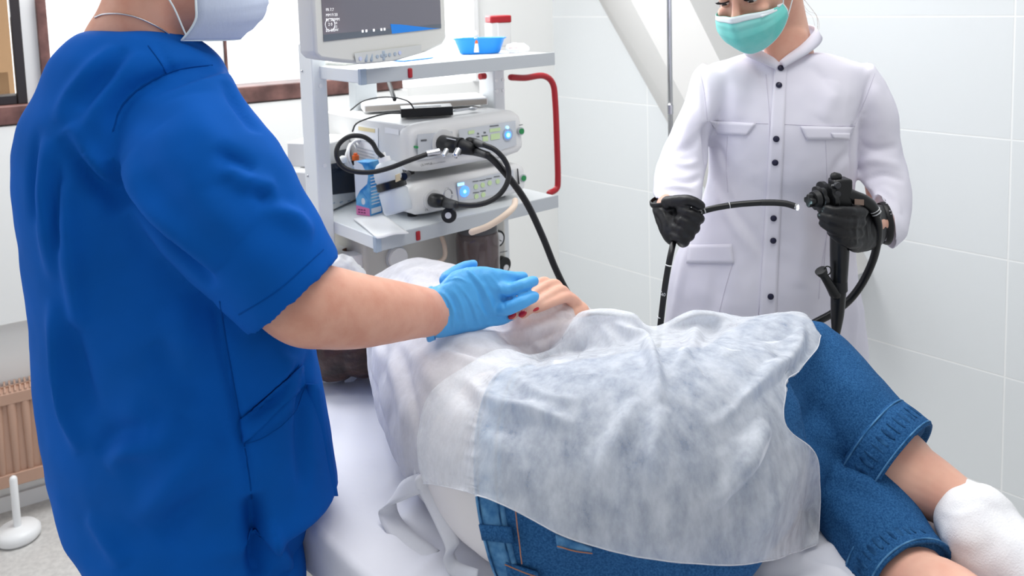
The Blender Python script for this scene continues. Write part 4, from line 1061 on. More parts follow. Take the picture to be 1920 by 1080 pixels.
g2 = MB(); hb = V(-.545, 1.612, 1.015); hf = nrm(V(.85, .25, -.22)); hs_ = nrm(V(-.25, .9, -.1)); hu = np.cross(hf, hs_); hu = hu if hu[2] > 0 else -hu
g2.tube([hb, hb + hf * .04, hb + hf * .09], [(.030, .024), (.040, .016), (.040, .013)], n=20, ref=hs_)
for k, ln_, rr_ in ((-1.5, .062, .0085), (-.5, .074, .0095), (.5, .078, .0095), (1.5, .070, .0092)):
    b0 = hb + hf * .08 + hs_ * k * .019; g2.tube([b0, b0 + hf * ln_ * .6 - hu * .004, b0 + hf * ln_ - hu * .016], [rr_, rr_, rr_ * .85], n=10)
g2.tube([hb + hf * .02 - hs_ * .03, hb + hf * .05 - hs_ * .055, hb + hf * .08 - hs_ * .060 - hu * .008], [.012, .0105, .009], n=10)
g2m = remesh(g2, .003, 4); link(g2m, 'blue_glove', M['glove_b'], man)
cen0 = (P(806, 632, 1.365) + P(806, 541, 1.365)) / 2
rr = []
for ax_o, sc_ in ((.006, .98), (0, 1.02), (-.004, 1.06), (-.008, 1.06), (-.010, 1.03), (-.004, .98)):
    a, c_ = P(812 + ax_o * 900, 635, 1.365), P(812 + ax_o * 900, 542, 1.37); cen = (a + c_) / 2
    rr.append([cen + (a - c_) / 2 * sc_ * math.cos(t) + V(0, .041, 0) * sc_ * math.sin(t) for t in np.linspace(0, 2 * math.pi, 40, endpoint=False)])
link(MB().loft(rr, cap=False), 'rolled_cuff', M['glove_b'], gl)

# ------------------------------------------------------------------ THE WOMAN IN WHITE
YW = 1.86
wom = person('person in white button-up tunic, green mask and black gloves, looking down at the scope', V(.58, 1.86, 0))
fW = nrm(V(-.56, -.70, -.44)); upW = V(-.16, -.05, 1)
midW = P(1378, 8, 1.72); HW = midW - fW * .088
hmb, LW_, xW, fW, zW = head_mb(HW, fW, upW, .94)
body = MB(); body.add(hmb.v, hmb.f)
body.tube([P(1482, 150, 1.87), P(1480, 105, 1.87), P(1472, 60, 1.865), P(1462, 10, 1.85), P(1452, -45, 1.83)], [(.054, .045), (.052, .052), (.050, .052), (.049, .052), (.050, .055)], n=24, ref=(1, 0, 0))
body.tube([P(1476, 62, 1.835), P(1470, 92, 1.820), P(1464, 118, 1.806)], [(.046, .03), (.044, .024), (.024, .014)], n=20, ref=(1, 0, 0))
body.loft(sil(dense([(135, 1365, 1590, YW, .05), (180, 1345, 1590, YW, .07), (300, 1350, 1580, YW, .085), (420, 1335, 1570, YW, .08), (560, 1300, 1570, YW, .09), (690, 1290, 1575, YW, .09)])))
body.tube([P(1298, 240, 1.84), P(1276, 325, 1.795), P(1263, 362, 1.735), P(1250, 394, 1.69)], [.030, .028, .025, .025], n=18)
body.tube([P(1645, 320, 1.84), P(1655, 388, 1.80), P(1652, 413, 1.73), P(1632, 420, 1.67)], [.032, .030, .028, .026], n=18)
wme = remesh(body, .004, 6); sockets(wme, LW_, .010)
link(wme, 'body', M['skin_f'], wom)
eyes(LW_, xW, fW, zW, wom, .94, look=(-.1, -.5))
mask(LW_, wom, M['mask_g'], M['mask_edge'], wide=1.04, droop=.004)
hr = MB(); hr.ell(LW_(0, -.018, .050), xW * .080, fW * .086, zW * .080, n=14); hr.ell(LW_(0, -.075, -.02), xW * .058, fW * .04, zW * .055, n=12); hr.ell(LW_(.01, -.118, -.03), xW * .034, fW * .030, zW * .034, n=10)
hr.tube([LW_(-.062, .045, .075), LW_(-.03, .068, .09), LW_(.03, .068, .09), LW_(.062, .045, .075)], [.014, .014, .014, .014], n=10)
for q in (-1, 1): hr.tube([LW_(q * .058, .05, .08), LW_(q * .074, .03, .05), LW_(q * .077, -.02, .01), LW_(q * .06, -.06, -.02)], [.012, .016, .014, .02], n=10)
hme = remesh(hr, .004, 3); rumple(hme, 70, .0035); hob = link(hme, 'hair', M['hair'], wom)
mb = MB()
for a, b_, c_, d_ in (((1500, -10), (1520, 15), (1533, 35), (1530, 70)), ((1498, -5), (1515, 20), (1530, 28), (1534, 60)), ((1497, 0), (1507, 18), (1522, 30), (1528, 48)), ((1502, -8), (1526, 22), (1536, 45), (1531, 80))):
    mb.tube([P(*a, 1.90), P(*b_, 1.91), P(*c_, 1.91), P(*d_, 1.90)], .00022, n=5, round_=False)
link(mb, 'loose_strands', mat('strand_brown', (150, 120, 104), .5), hob)
e_ = LW_(.083, -.012, -.05); mb = MB(); mb.ell(e_, xW * .004, fW * .003, zW * .012, n=8); link(mb, 'earring', M['silver_chain'], wom)

tun = MB()
tr_rows = [(98, 1405, 1548, 1.865, .062), (112, 1362, 1592, 1.865, .075), (130, 1325, 1630, 1.865, .085), (175, 1320, 1618, YW, .105), (230, 1328, 1602, YW, .125), (300, 1331, 1597, YW, .128), (345, 1328, 1596, YW, .118), (400, 1308, 1596, YW, .112),
           (460, 1279, 1597, YW, .115), (530, 1258, 1606, YW, .125), (600, 1248, 1617, YW, .135), (655, 1244, 1622, YW, .14), (690, 1248, 1618, YW, .14), (700, 1262, 1605, YW, .12)]
tun.loft(sil(dense(tr_rows)))
tun.loft(edgeloft([(1318, 118, 1400, 170, 1.865, .058), (1300, 138, 1372, 195, 1.86, .064), (1287, 190, 1345, 215, 1.85, .064), (1262, 243, 1330, 252, 1.84, .062), (1241, 290, 1327, 297, 1.82, .062), (1226, 330, 1319, 335, 1.77, .060), (1223, 372, 1313, 380, 1.725, .056)], lip=.02))
tun.loft(edgeloft([(1550, 165, 1632, 116, 1.865, .058), (1572, 205, 1656, 150, 1.86, .064), (1594, 240, 1674, 195, 1.86, .066), (1603, 268, 1682, 250, 1.855, .064), (1608, 300, 1694, 300, 1.845, .062), (1614, 335, 1702, 350, 1.82, .060), (1626, 352, 1702, 402, 1.79, .056), (1640, 360, 1692, 442, 1.755, .052), (1648, 362, 1668, 468, 1.72, .048)], lip=.02))
tume = remesh(tun, .0055, 8)
creases(tume, [
    ([(1310, 128), (1318, 170), (1325, 225)], .007, -.006), ([(1636, 135), (1622, 180), (1603, 235)], .007, -.006),
    ([(1324, 230), (1326, 290), (1322, 350)], .010, -.016), ([(1601, 232), (1599, 290), (1597, 350)], .010, -.016),
    ([(1330, 268), (1352, 285), (1362, 320)], .010, -.006), ([(1595, 280), (1570, 310), (1560, 350)], .012, -.006),
    ([(1300, 200), (1285, 250), (1275, 300)], .013, .006), ([(1320, 240), (1300, 270), (1262, 290)], .010, -.006), ([(1312, 300), (1285, 310), (1245, 300)], .008, .006), ([(1318, 330), (1290, 340), (1240, 335)], .007, -.007), ([(1300, 355), (1270, 350), (1235, 350)], .006, .005),
    ([(1640, 160), (1650, 210), (1655, 260)], .014, .006), ([(1610, 270), (1640, 280), (1685, 275)], .009, -.007), ([(1605, 310), (1640, 300), (1690, 312)], .010, .007), ([(1615, 340), (1655, 328), (1695, 340)], .008, -.007), ([(1650, 350), (1675, 370), (1690, 400)], .008, .006),
    ([(1395, 110), (1420, 125), (1440, 150)], .008, -.005), ([(1400, 100), (1430, 118), (1455, 140)], .006, .004), ([(1360, 130), (1380, 180), (1385, 225)], .02, .005), ([(1560, 150), (1555, 190), (1540, 225)], .02, .006), ([(1520, 120), (1545, 150), (1560, 180)], .012, -.004),
    ([(1340, 330), (1380, 400), (1420, 450), (1448, 500)], .012, -.005), ([(1335, 350), (1380, 425), (1420, 480)], .012, .005), ([(1290, 460), (1275, 530), (1262, 600)], .014, .006), ([(1350, 470), (1345, 540), (1325, 600)], .02, -.005),
    ([(1500, 380), (1510, 450), (1500, 540)], .02, .005), ([(1540, 420), (1548, 500), (1535, 580)], .018, -.005), ([(1600, 540), (1602, 600), (1600, 660)], .014, .006)])
rumple(tume, 11, .004, 3); rumple(tume, 32, .0012, 4)
tu = link(tume, 'tunic', M['tunic'], wom); tub = bvh_of(tume)
link(patch(tub, [(1452, 117), (1476, 117), (1455, 606), (1422, 604)], .0022, 5, 60), 'button_placket', M['tunic'], tu, solid=.0018)
for k, (x, y) in enumerate([(1463, 129), (1460, 161), (1455, 260), (1453, 304), (1450, 408), (1449, 450), (1444, 555), (1440, 593)]):
    h, n_ = hit(tub, x, y); link(MB().lathe([(.0005, .004), (.0062, .004), (.0066, .0055), (.0058, .0068), (.0005, .0068)], h, n_), 'button', M['navy'], tu)
link(patch(tub, [(1330, 226), (1418, 231), (1400, 254), (1346, 251)], .0032, 14, 4), 'pocket_flap', M['tunic'], tu, solid=.0016)
link(patch(tub, [(1500, 236), (1600, 238), (1590, 262), (1512, 262)], .0032, 14, 4), 'pocket_flap', M['tunic'], tu, solid=.0016)
link(patch(tub, [(1556, 249), (1593, 249), (1592, 262), (1560, 259)], .006, 8, 3), 'name_tab', M['tunic'], tu, solid=.0016)
link(patch(tub, [(1292, 459), (1372, 457), (1377, 494), (1288, 494)], .0028, 12, 5), 'hip_pocket_flap', M['tunic'], tu, solid=.0016)
for pix in ([(1325, 228), (1380, 229), (1440, 232)], [(1472, 233), (1540, 236), (1603, 236)], [(1436, 140), (1443, 230), (1440, 330), (1437, 430), (1430, 520), (1420, 602)], [(1310, 126), (1320, 170), (1326, 225)], [(1640, 138), (1625, 180), (1603, 232)],
            [(1364, 256), (1362, 310), (1365, 360)], [(1548, 264), (1550, 320), (1552, 400), (1545, 500)], [(1373, 496), (1360, 540), (1345, 600)], [(1552, 430), (1540, 500), (1535, 560)]):
    mb = strip_on(tub, pix, .0001, .0008)
    if mb.v: link(mb, 'seam', M['tunic_seam'], tu)
# band collar
inner = [(1462, 115, 1.785), (1478, 102, 1.79), (1500, 86, 1.80), (1518, 68, 1.825), (1528, 52, 1.86), (1512, 46, 1.905), (1478, 45, 1.925), (1440, 52, 1.91), (1412, 68, 1.86), (1412, 84, 1.82), (1432, 98, 1.80), (1450, 108, 1.79), (1460, 117, 1.783)]
outer = [(1470, 127, 1.775), (1492, 114, 1.78), (1516, 100, 1.79), (1536, 84, 1.82), (1541, 70, 1.86), (1526, 64, 1.92), (1478, 64, 1.945), (1425, 70, 1.925), (1393, 86, 1.86), (1396, 102, 1.81), (1424, 116, 1.785), (1442, 124, 1.778), (1456, 130, 1.774)]
ci, co = catmull(inner, 5), catmull(outer, 5)
G = np.array([[P(*a) for a in ci], [P(*((a + b_) / 2)) + V(0, -.002, .002) for a, b_ in zip(ci, co)], [P(*a) for a in co]])
link(MB().grid(G), 'band_collar', M['tunic'], tu, solid=.0022)
# trousers and clogs
tr2 = MB(); tr2.loft(sil([(640, 1290, 1580, YW, .10), (760, 1275, 1590, YW, .11)]))
for q in (-1, 1): tr2.tube([V(.58 + q * .085, 1.87, .86), V(.58 + q * .085, 1.87, .45), V(.58 + q * .08, 1.88, .08)], [.085, .068, .06], n=18)
link(remesh(tr2, .009, 6), 'trousers', M['tunic'], wom)
for q in (-1, 1):
    mb = MB(); mb.tube([V(.58 + q * .09, 1.92, .04), V(.57 + q * .09, 1.83, .04), V(.56 + q * .1, 1.75, .028)], [(.04, .036), (.046, .036), (.036, .024)], n=16, ref=(1, 0, 0)); link(mb, 'clog', M['paper'], wom)

# her right hand: black glove closed round the insertion tube
g = MB()
g.loft(edgeloft([(1222, 382, 1270, 366, 1.70, .026), (1224, 398, 1280, 374, 1.685, .026), (1231, 420, 1289, 386, 1.665, .024), (1240, 442, 1291, 402, 1.65, .022), (1252, 458, 1287, 420, 1.645, .018), (1262, 460, 1283, 434, 1.645, .014)], n=30))
for (kx, ky), (px_, py_), (tx, ty), r in (((1278, 394), (1311, 409), (1296, 414), .0108), ((1274, 412), (1303, 427), (1290, 430), .0106), ((1268, 428), (1294, 441), (1282, 443), .0100), ((1262, 442), (1284, 454), (1274, 455), .0090)):
    finger(g, [P(kx, ky, 1.632), P((kx + px_) / 2, (ky + py_) / 2 - 1, 1.618), P(px_, py_, 1.622), P(px_ - 3, py_ + 3, 1.645), P(tx, ty, 1.66)], [r, r, r * .97, r * .9, r * .8])
finger(g, [P(1252, 380, 1.66), P(1275, 376, 1.635), P(1295, 376, 1.62), P(1314, 385, 1.618)], [.014, .0115, .0108, .0092])
gme = remesh(g, .0025, 4)
creases(gme, [([(1228, 385), (1245, 400), (1250, 425)], .003, .002), ([(1240, 378), (1258, 392), (1262, 410)], .003, -.002), ([(1226, 400), (1236, 415), (1240, 435)], .003, -.002), ([(1280, 402), (1272, 416), (1264, 432)], .004, .002)])
rumple(gme, 80, .0008); gk = link(gme, 'black_glove', M['glove_k'], wom)
rr = []
for o_, s_ in ((0, 1.02), (-4, 1.10), (-9, 1.12), (-10, 1.02)):
    a, c_ = P(1221, 388 + o_, 1.70), P(1271, 372 + o_, 1.705); cen = (a + c_) / 2
    rr.append([cen + (a - c_) / 2 * s_ * math.cos(t) + V(0, .030, 0) * s_ * math.sin(t) for t in np.linspace(0, 2 * math.pi, 32, endpoint=False)])
link(MB().loft(rr, cap=False), 'glove_cuff', M['glove_k'], gk)
# her left hand: black glove round the control body
g = MB()
g.loft(edgeloft([(1656, 384, 1654, 452, 1.71, .030), (1640, 384, 1644, 462, 1.68, .030), (1620, 390, 1626, 470, 1.65, .026), (1600, 390, 1604, 474, 1.625, .022), (1588, 394, 1592, 470, 1.615, .015)], n=30))
finger(g, [P(1615, 398, 1.612), P(1590, 397, 1.594), P(1566, 396, 1.590), P(1549, 391, 1.596)], [.0125, .0110, .0100, .0088])
finger(g, [P(1612, 416, 1.608), P(1585, 418, 1.590), P(1560, 412, 1.588), P(1541, 405, 1.597)], [.0130, .0118, .0108, .0094])
finger(g, [P(1608, 436, 1.612), P(1586, 438, 1.592), P(1562, 430, 1.590), P(1544, 419, 1.598)], [.0128, .0115, .0104, .0090])
finger(g, [P(1606, 456, 1.615), P(1592, 456, 1.598), P(1572, 446, 1.594), P(1558, 436, 1.600)], [.0115, .0104, .0095, .0082])
finger(g, [P(1622, 400, 1.66), P(1600, 386, 1.675), P(1575, 374, 1.68), P(1556, 368, 1.68)], [.015, .0125, .0105, .0090])
gme = remesh(g, .0025, 4)
creases(gme, [([(1632, 392), (1625, 420), (1628, 450)], .003, .0022), ([(1640, 395), (1636, 425), (1640, 452)], .003, -.002), ([(1608, 402), (1604, 430), (1606, 460)], .004, .002)])
rumple(gme, 80, .0008); gk2 = link(gme, 'black_glove', M['glove_k'], wom)
rr = []
for o_, s_ in ((0, 1.02), (5, 1.08), (10, 1.10), (12, 1.04)):
    a, c_ = P(1650 + o_, 382, 1.71), P(1652 + o_, 455, 1.71); cen = (a + c_) / 2
    rr.append([cen + (a - c_) / 2 * s_ * math.cos(t) + V(0, .033, 0) * s_ * math.sin(t) for t in np.linspace(0, 2 * math.pi, 32, endpoint=False)])
link(MB().loft(rr, cap=False), 'glove_cuff', M['glove_k'], gk2)

# ------------------------------------------------------------------ THE ENDOSCOPE
YS = 1.63
sc_ = thing('endoscope', 'black endoscope held up by the person in white, its tip glowing', 'endoscope', P(1575, 460, YS))
XA = nrm(V(1, .10, 0)); YA = V(-XA[1], XA[0], 0)
hd = P(1575, 366, YS)
mb = MB(); mb.box(hd, XA * .0185, YA * .017, EZ * .034); link(mb, 'control_head', M['black'], sc_, smooth=False, bevel=.005)
mb = MB(); c = P(1569, 331, YS); mb.tube([c - XA * .004, c + XA * .003], (.009, .007), n=16, sub=1); link(mb, 'top_switch', M['black_r'], sc_)
for x, y, r in ((1569, 347, .0068), (1569, 363, .0068), (1565, 380, .0095)):
    c = P(x, y, YS - .017); c = V(c[0], c[1], c[2]); n_ = -YA; link(MB().lathe([(.0005, .0), (r, 0), (r, .004), (r * .85, .0062), (.0005, .0066)], c, n_, n=20), 'valve_button', M['button_rubber'], sc_, autos=50)
for tx, x, y in (('MU', 1558.5, 349), ('FR', 1557.5, 365)): link(text_mb(tx, .0055, P(x, y, YS - .0195), XA, EZ, .0002), 'button_mark', M['grey_mark'], sc_, smooth=False)
def star(c, ax, r, th, k=6, amp=.16):
    ax = nrm(ax); u = nrm(np.cross(ax, EZ)); w_ = np.cross(ax, u); R_ = []
    for d, s in ((-th / 2, .9), (-th / 2 + .001, 1), (th / 2 - .001, 1), (th / 2, .9)):
        R_.append([c + ax * d + (u * math.cos(t) + w_ * math.sin(t)) * r * s * (1 - amp * (.5 - .5 * math.cos(k * t)) ** 2) for t in np.linspace(0, 2 * math.pi, 72, endpoint=False)])
    return MB().loft(R_)
KA = nrm(V(-1, -.35, .02))
for px, py, r, th, nm in ((1548, 372, .034, .011, 'large_angulation_wheel'), (1536, 373, .025, .010, 'small_angulation_wheel')):
    link(star(P(px, py, YS - (.0 if r > .03 else .012)), KA, r, th), nm, M['black'], sc_, autos=40)
c = P(1527, 374, YS - .02); link(MB().cyl(c - KA * .006, c + KA * .004, .018, .015), 'brake_disc', M['black_r'], sc_, autos=40)
c = P(1519, 376, YS - .025); link(star(c, KA, .013, .010, 4, .3), 'brake_knob', M['black'], sc_, autos=40)
mb = MB(); mb.cyl(P(1560, 372, YS), P(1520, 375, YS - .025), .008); link(mb, 'wheel_axle', M['black'], sc_, autos=40)
link(MB().tube([P(1575, 395, YS), P(1575, 430, YS), P(1574, 480, YS), P(1573, 532, YS)], [(.0195, .019), (.0190, .0185), (.0180, .018), (.0155, .0155)], n=28, ref=(1, 0, 0)), 'grip', M['black'], sc_)
link(MB().lathe([(.001, .006), (.0160, .006), (.0165, -.012), (.0160, -.014), (.001, -.014)], P(1573, 532, YS)), 'grip_ring', M['black_r'], sc_, autos=40)
link(MB().tube([P(1572, 545, YS), P(1570, 590, YS), P(1567, 630, YS), P(1565, 652, YS)], [.0150, .0125, .0075, .0065], n=24), 'tapered_boot', M['black'], sc_)
link(MB().tube([P(1565, 648, YS), P(1563, 664, YS), P(1548, 700, YS - .02), P(1500, 730, YS - .05), P(1400, 720, YS - .05), P(1290, 700, YS - .03), P(1238, 665, 1.60), P(1237, 627, 1.60), P(1241, 585, 1.60), P(1248, 530, 1.60), P(1257, 480, 1.61), P(1266, 445, 1.64), P(1282, 420, 1.645), P(1300, 404, 1.635), P(1318, 396, 1.63), P(1345, 389, 1.625), P(1385, 383, 1.62), P(1428, 380, 1.615)], .0060, n=16, sub=8), 'insertion_tube', M['black'], sc_)
link(MB().tube([P(1428, 380, 1.615), P(1452, 380, 1.612), P(1474, 382, 1.608), P(1491, 387, 1.603)], .0062, n=16, sub=6), 'bending_section', M['black_r'], sc_)
tp = P(1493, 387.5, 1.602); td = nrm(P(1496, 389, 1.600) - P(1480, 383.5, 1.606))
link(MB().cyl(tp - td * .003, tp + td * .002, .0062, .0055), 'tip_ring', M['steel'], sc_, autos=40)
link(MB().ell(tp + td * .002, td * .003, nrm(np.cross(td, EZ)) * .0058, EZ * .0058, n=10), 'light_guide_lens', M['tip'], sc_)
for x, y, x2, y2 in ((1366, 385.5, 1369, 385), (1320, 395.5, 1323, 394.5), (1428, 380, 1430, 380)):
    a, b_ = P(x, y, 1.622), P(x2, y2, 1.622); c = (a + b_) / 2; t = nrm(b_ - a); link(MB().cyl(c - t * .0006, c + t * .0006, .0063), 'depth_ring', M['grey_mark'], sc_, autos=40)
for x, y, x2, y2 in ((1254.2, 496, 1253.6, 499), (1244.6, 545, 1244, 548), (1238, 593, 1237.8, 596)):
    a, b_ = P(x, y, 1.601), P(x2, y2, 1.601); c = (a + b_) / 2; t = nrm(b_ - a); link(MB().cyl(c - t * .0007, c + t * .0007, .0064), 'depth_ring', M['grey_mark'], sc_, autos=40)
link(text_mb('40', .0095, P(1238.5, 555, 1.5925), nrm(V(1, 0, -.12)), nrm(V(.12, 0, 1)), 0), 'depth_number', M['grey_mark'], sc_, smooth=False)
link(text_mb('2', .0095, P(1314, 401, 1.6215), nrm(V(1, 0, .25)), nrm(V(-.25, 0, 1)), 0), 'depth_number', M['grey_mark'], sc_, smooth=False)
bp_ = [P(1566, 552, YS - .006), P(1556, 535, YS - .012), P(1543, 514, YS - .016)]
link(MB().tube(bp_, [(.0125, .010), (.0095, .009), (.0078, .0078)], n=18), 'biopsy_port', M['black'], sc_)
ax_ = nrm(bp_[2] - bp_[1]); link(MB().lathe([(.001, .0), (.0098, 0), (.0105, .003), (.0098, .006), (.0118, .007), (.0118, .010), (.005, .0108), (.001, .0108)], bp_[2], ax_), 'port_cap', M['black_r'], sc_, autos=40)
th = np.linspace(0, 2 * math.pi, 17); c = P(1551, 507, YS - .02); link(MB().tube([c + V(.0072 * math.cos(t), -.001, .0085 * math.sin(t)) for t in th], .0013, n=8, sub=1, round_=False), 'cap_strap', M['black_r'], sc_)
link(MB().tube([P(1590, 366, YS), P(1604, 371, YS - .004), P(1620, 376, YS - .004), P(1634, 386, YS), P(1643, 402, YS + .005)], [(.017, .014), (.0145, .0135), (.0125, .0120), (.011, .011), (.0095, .0095)], n=20), 'cord_boot', M['black'], sc_)
mb = MB(); mb.box(P(1611, 379, YS - .0185), nrm(V(1, 0, -.1)) * .009, V(0, .0008, 0), EZ * .0055); link(mb, 'port_window', mat('tan_window', (140, 118, 106), .3), sc_, smooth=False)
for a in (0, 1): 
    c = P(1640 + a * 3, 394 + a * 5, YS + .002); t = nrm(P(1646, 404, YS) - P(1638, 392, YS)); link(MB().cyl(c - t * .0008, c + t * .0008, .0108 - .0006 * a), 'boot_ring', M['grey_mark'], sc_, autos=40)
link(MB().tube([P(1641, 399, YS + .003), P(1647, 425, YS + .01), P(1645, 455, YS + .02), P(1636, 490, YS + .04), P(1617, 530, YS + .055), P(1592, 563, YS + .065), P(1560, 588, YS + .06), P(1525, 607, YS + .05), P(1480, 635, YS + .04), P(1420, 670, 1.66), P(1320, 690, 1.68), P(1220, 680, 1.75), P(1150, 650, 1.84), P(1105, 608, 1.88), P(1085, 578, 1.90), P(1062, 545, 1.91), P(1040, 500, 1.91), P(1018, 445, 1.90), P(990, 385, 1.88), P(960, 340, 1.86), P(930, 305, 1.84), P(914, 291, 1.835)], .0078, n=16, sub=8), 'universal_cord', M['black'], sc_)
# plug in the upper unit
def qp(px, py, off): return fp(px, py, off)
a0 = fp(828, 268, .004); a1 = fp(840, 270, .05); a2 = fp(872, 277, .095); a3 = fp(905, 288, .125); 
link(MB().tube([a0, fp(838, 270, .03), fp(850, 272, .055), fp(866, 275, .075)], [.0205, .0205, .0200, .0190], n=26), 'light_guide_plug', M['black'], sc_)
link(MB().tube([fp(866, 275, .078), fp(880, 279, .095), fp(895, 285, .11), P(914, 291, 1.835)], [.0185, .0155, .0105, .0085], n=22), 'plug_boot', M['black_r'], sc_)
ax_ = nrm(fp(866, 275, .078) - fp(850, 272, .055)); link(MB().cyl(fp(862, 274, .072) - ax_ * .003, fp(862, 274, .072) + ax_ * .004, .0212), 'plug_collar', M['black_r'], sc_, autos=40)
for p_, q_ in (((838, 262), (856, 266)),):
    mb = MB(); mb.tube([fp(838, 259, .052), fp(856, 263, .075)], .0014, n=6, sub=1); link(mb, 'plug_print', M['grey_mark'], sc_)
link(MB().lathe([(.001, -.012), (.007, -.012), (.007, .008), (.0045, .010), (.001, .010)], P(856, 288, 1.85), nrm(V(-.3, -.7, -.5))), 'suction_nipple', M['chrome'], sc_, autos=50)
link(MB().lathe([(.001, -.012), (.0055, -.012), (.0055, .008), (.001, .010)], P(834, 288, 1.87), nrm(V(-.3, -.7, -.5))), 'air_nipple', M['chrome'], sc_, autos=50)
link(MB().tube([fp(880, 266, .06), fp(893, 268, .075), P(908, 272, 1.84)], [.012, .0105, .006], n=18), 'cable_boot', M['black_r'], sc_)
# pigtail cable down to the lower unit, its plug and hanging cap
pg = thing('video_cable', 'black video cable looping from the upper plug into the lower processor', 'cable', fp(820, 376, .05))
link(MB().tube([P(908, 272, 1.84), P(928, 281, 1.83), P(946, 300, 1.83), P(954, 322, 1.83), P(950, 345, 1.82), P(935, 366, 1.81), P(912, 380, 1.80), P(885, 385, 1.80), P(856, 383, 1.81)], .0058, n=12, sub=7), 'cable', M['black_r'], pg)
link(MB().tube([fp(812, 375, .004), fp(818, 376, .03), fp(826, 377, .045)], [.0175, .0175, .0165], n=24), 'plug', M['black'], pg)
link(MB().tube([fp(826, 377, .045), fp(838, 381, .062), P(856, 384, 1.81)], [.0140, .0125, .0085], n=20), 'plug_sleeve', M['black_r'], pg)
th = np.linspace(0, 2 * math.pi, 25); c = fp(840, 365, .05); link(MB().tube([c + E1 * .0125 * math.cos(t) + EZ * .015 * math.sin(t) for t in th], .0022, n=8, sub=1, round_=False), 'split_ring', M['steel'], pg)
c = fp(843, 403, .075); link(MB().lathe([(.001, 0), (.017, 0), (.0185, .003), (.0185, .009), (.016, .011), (.001, .011)], c, nrm(V(-.2, -1, .15))), 'hanging_cap', M['black_r'], pg, autos=50)
link(MB().lathe([(.001, .011), (.0075, .011), (.0075, .0135), (.001, .0145)], c, nrm(V(-.2, -1, .15))), 'cap_centre', M['paper'], pg, autos=50)
link(MB().tube([fp(840, 385, .062), fp(842, 394, .072)], .004, n=8, sub=1), 'cap_strap', M['black_r'], pg)

# ------------------------------------------------------------------ THE COUCH
BZ = .78
BO = V(-.305, 1.235, 0); BD = nrm(V(.66, -.75, 0)); BN = V(-BD[1], BD[0], 0)
if BN[1] < 0: BN = -BN
def B(t, s, z): return BO + BD * t + BN * s + EZ * z
t0_, t1_, bw = -.58, 1.02, .70
bed = thing('examination_couch', 'padded examination couch under the lying patient', 'couch', B((t0_ + t1_) / 2, bw / 2, 0))
def bbox(mb, a, b_, c, d, e, f): return mb.box(B((a + b_) / 2, (c + d) / 2, (e + f) / 2), BD * (b_ - a) / 2, BN * (d - c) / 2, EZ * (f - e) / 2)
link(bbox(MB(), t0_, t1_, 0, bw, BZ - .09, BZ - .020), 'mattress', M['vinyl'], bed, smooth=False, bevel=.02)
link(bbox(MB(), t0_ + .03, t1_ - .03, .04, bw - .04, BZ - .15, BZ - .09), 'frame', M['enamel'], bed, smooth=False, bevel=.006)
for a in (t0_ + .1, t1_ - .14):
    for c in (.08, bw - .08): link(MB().cyl(B(a, c, 0), B(a, c, BZ - .15), .02), 'leg', M['enamel'], bed, autos=40)
nU, nV = 220, 110; G = np.zeros((nV, nU, 3))
from mathutils import noise as _n
def sheet_h(t, s):
    x, y = B(t, s, 0)[:2]
    h = .006 * _n.noise(Vector((x * 6, y * 6, 1))) + .0022 * _n.noise(Vector((x * 22 + y * 9, y * 14, 4)))
    for (cx, cy, dx, dy, wd, am) in ((-.16, 1.33, .35, .94, .018, .010), (-.20, 1.42, .2, .98, .012, -.007), (-.10, 1.22, .6, .8, .014, .008), (.44, 1.17, .9, .3, .012, .007), (.42, 1.12, .8, -.6, .012, .009), (.47, 1.14, .5, .85, .010, -.006), (.36, 1.10, .95, .2, .012, .008)):
        dd = -(x - cx) * dy + (y - cy) * dx; al = (x - cx) * dx + (y - cy) * dy
        h += am * math.exp(-(dd / wd) ** 2) * math.exp(-(al / .09) ** 2)
    return h
for i in range(nV):
    s = -.09 + (bw + .18) * i / (nV - 1)
    for j in range(nU):
        t = t0_ - .0 + (t1_ - t0_) * j / (nU - 1)
        sc2 = min(max(s, 0), bw); over = max(0, -s, s - bw)
        p = B(t, sc2, BZ + sheet_h(t, sc2))
        if over > 0:
            k = min(over / .02, 1); dirn = -1 if s < 0 else 1
            p = B(t, sc2 + dirn * (.008 * math.sin(k * math.pi / 2) + .006 * math.sin(t * 34) * (over / .09)), BZ + sheet_h(t, sc2) - max(0, over - .004))
        G[i, j] = p
so = link(MB().grid(G), 'bed_sheet', M['sheet'], solid=.0015); tag(so, 'pale lavender white sheet spread over the examination couch', 'sheet')

# ------------------------------------------------------------------ THE PATIENT
pat = person('person lying on the couch in sheer gown, rolled jeans and white socks, hand held', V(.0, 1.4, BZ))
UPZ = V(0, 0, 1)
SH, CH, WA_, PE, HI = V(-.20, 1.77, .905), V(-.15, 1.54, .90), V(-.045, 1.285, .895), V(.015, 1.18, .90), V(.172, 1.135, .935)
KN, CU, AN = V(.462, 1.40, .955), P(1672, 868, 1.26), P(1838, 972, 1.17)
K2, C2, A2 = V(.50, 1.34, .845), P(1692, 1078, 1.13), V(.57, .93, .83)
HEADC = V(-.372, 1.80, .872); fP = nrm(V(.42, .90, .10)); upP = V(-.86, .42, .02)
hmb, LP, xP, fP, zP = head_mb(HEADC, fP, upP, .98)
body = MB(); body.add(hmb.v, hmb.f)
body.tube([LP(0, -.02, -.06), (LP(0, -.02, -.12) + SH) / 2, SH], [.055, .055, .07], n=20)
body.tube([SH, CH, WA_, PE, HI], [(.10, .09), (.11, .085), (.10, .085), (.11, .09), (.12, .10)], n=28, ref=UPZ)
legA = [HI + V(.06, .03, .03), KN, CU, (CU + AN) / 2 + V(0, 0, .004), AN, AN + V(.02, -.02, -.006)]
body.tube([KN, CU, (CU * .5 + AN * .5), AN], [.062, (.062, .060), (.048, .046), (.033, .034)], n=24)
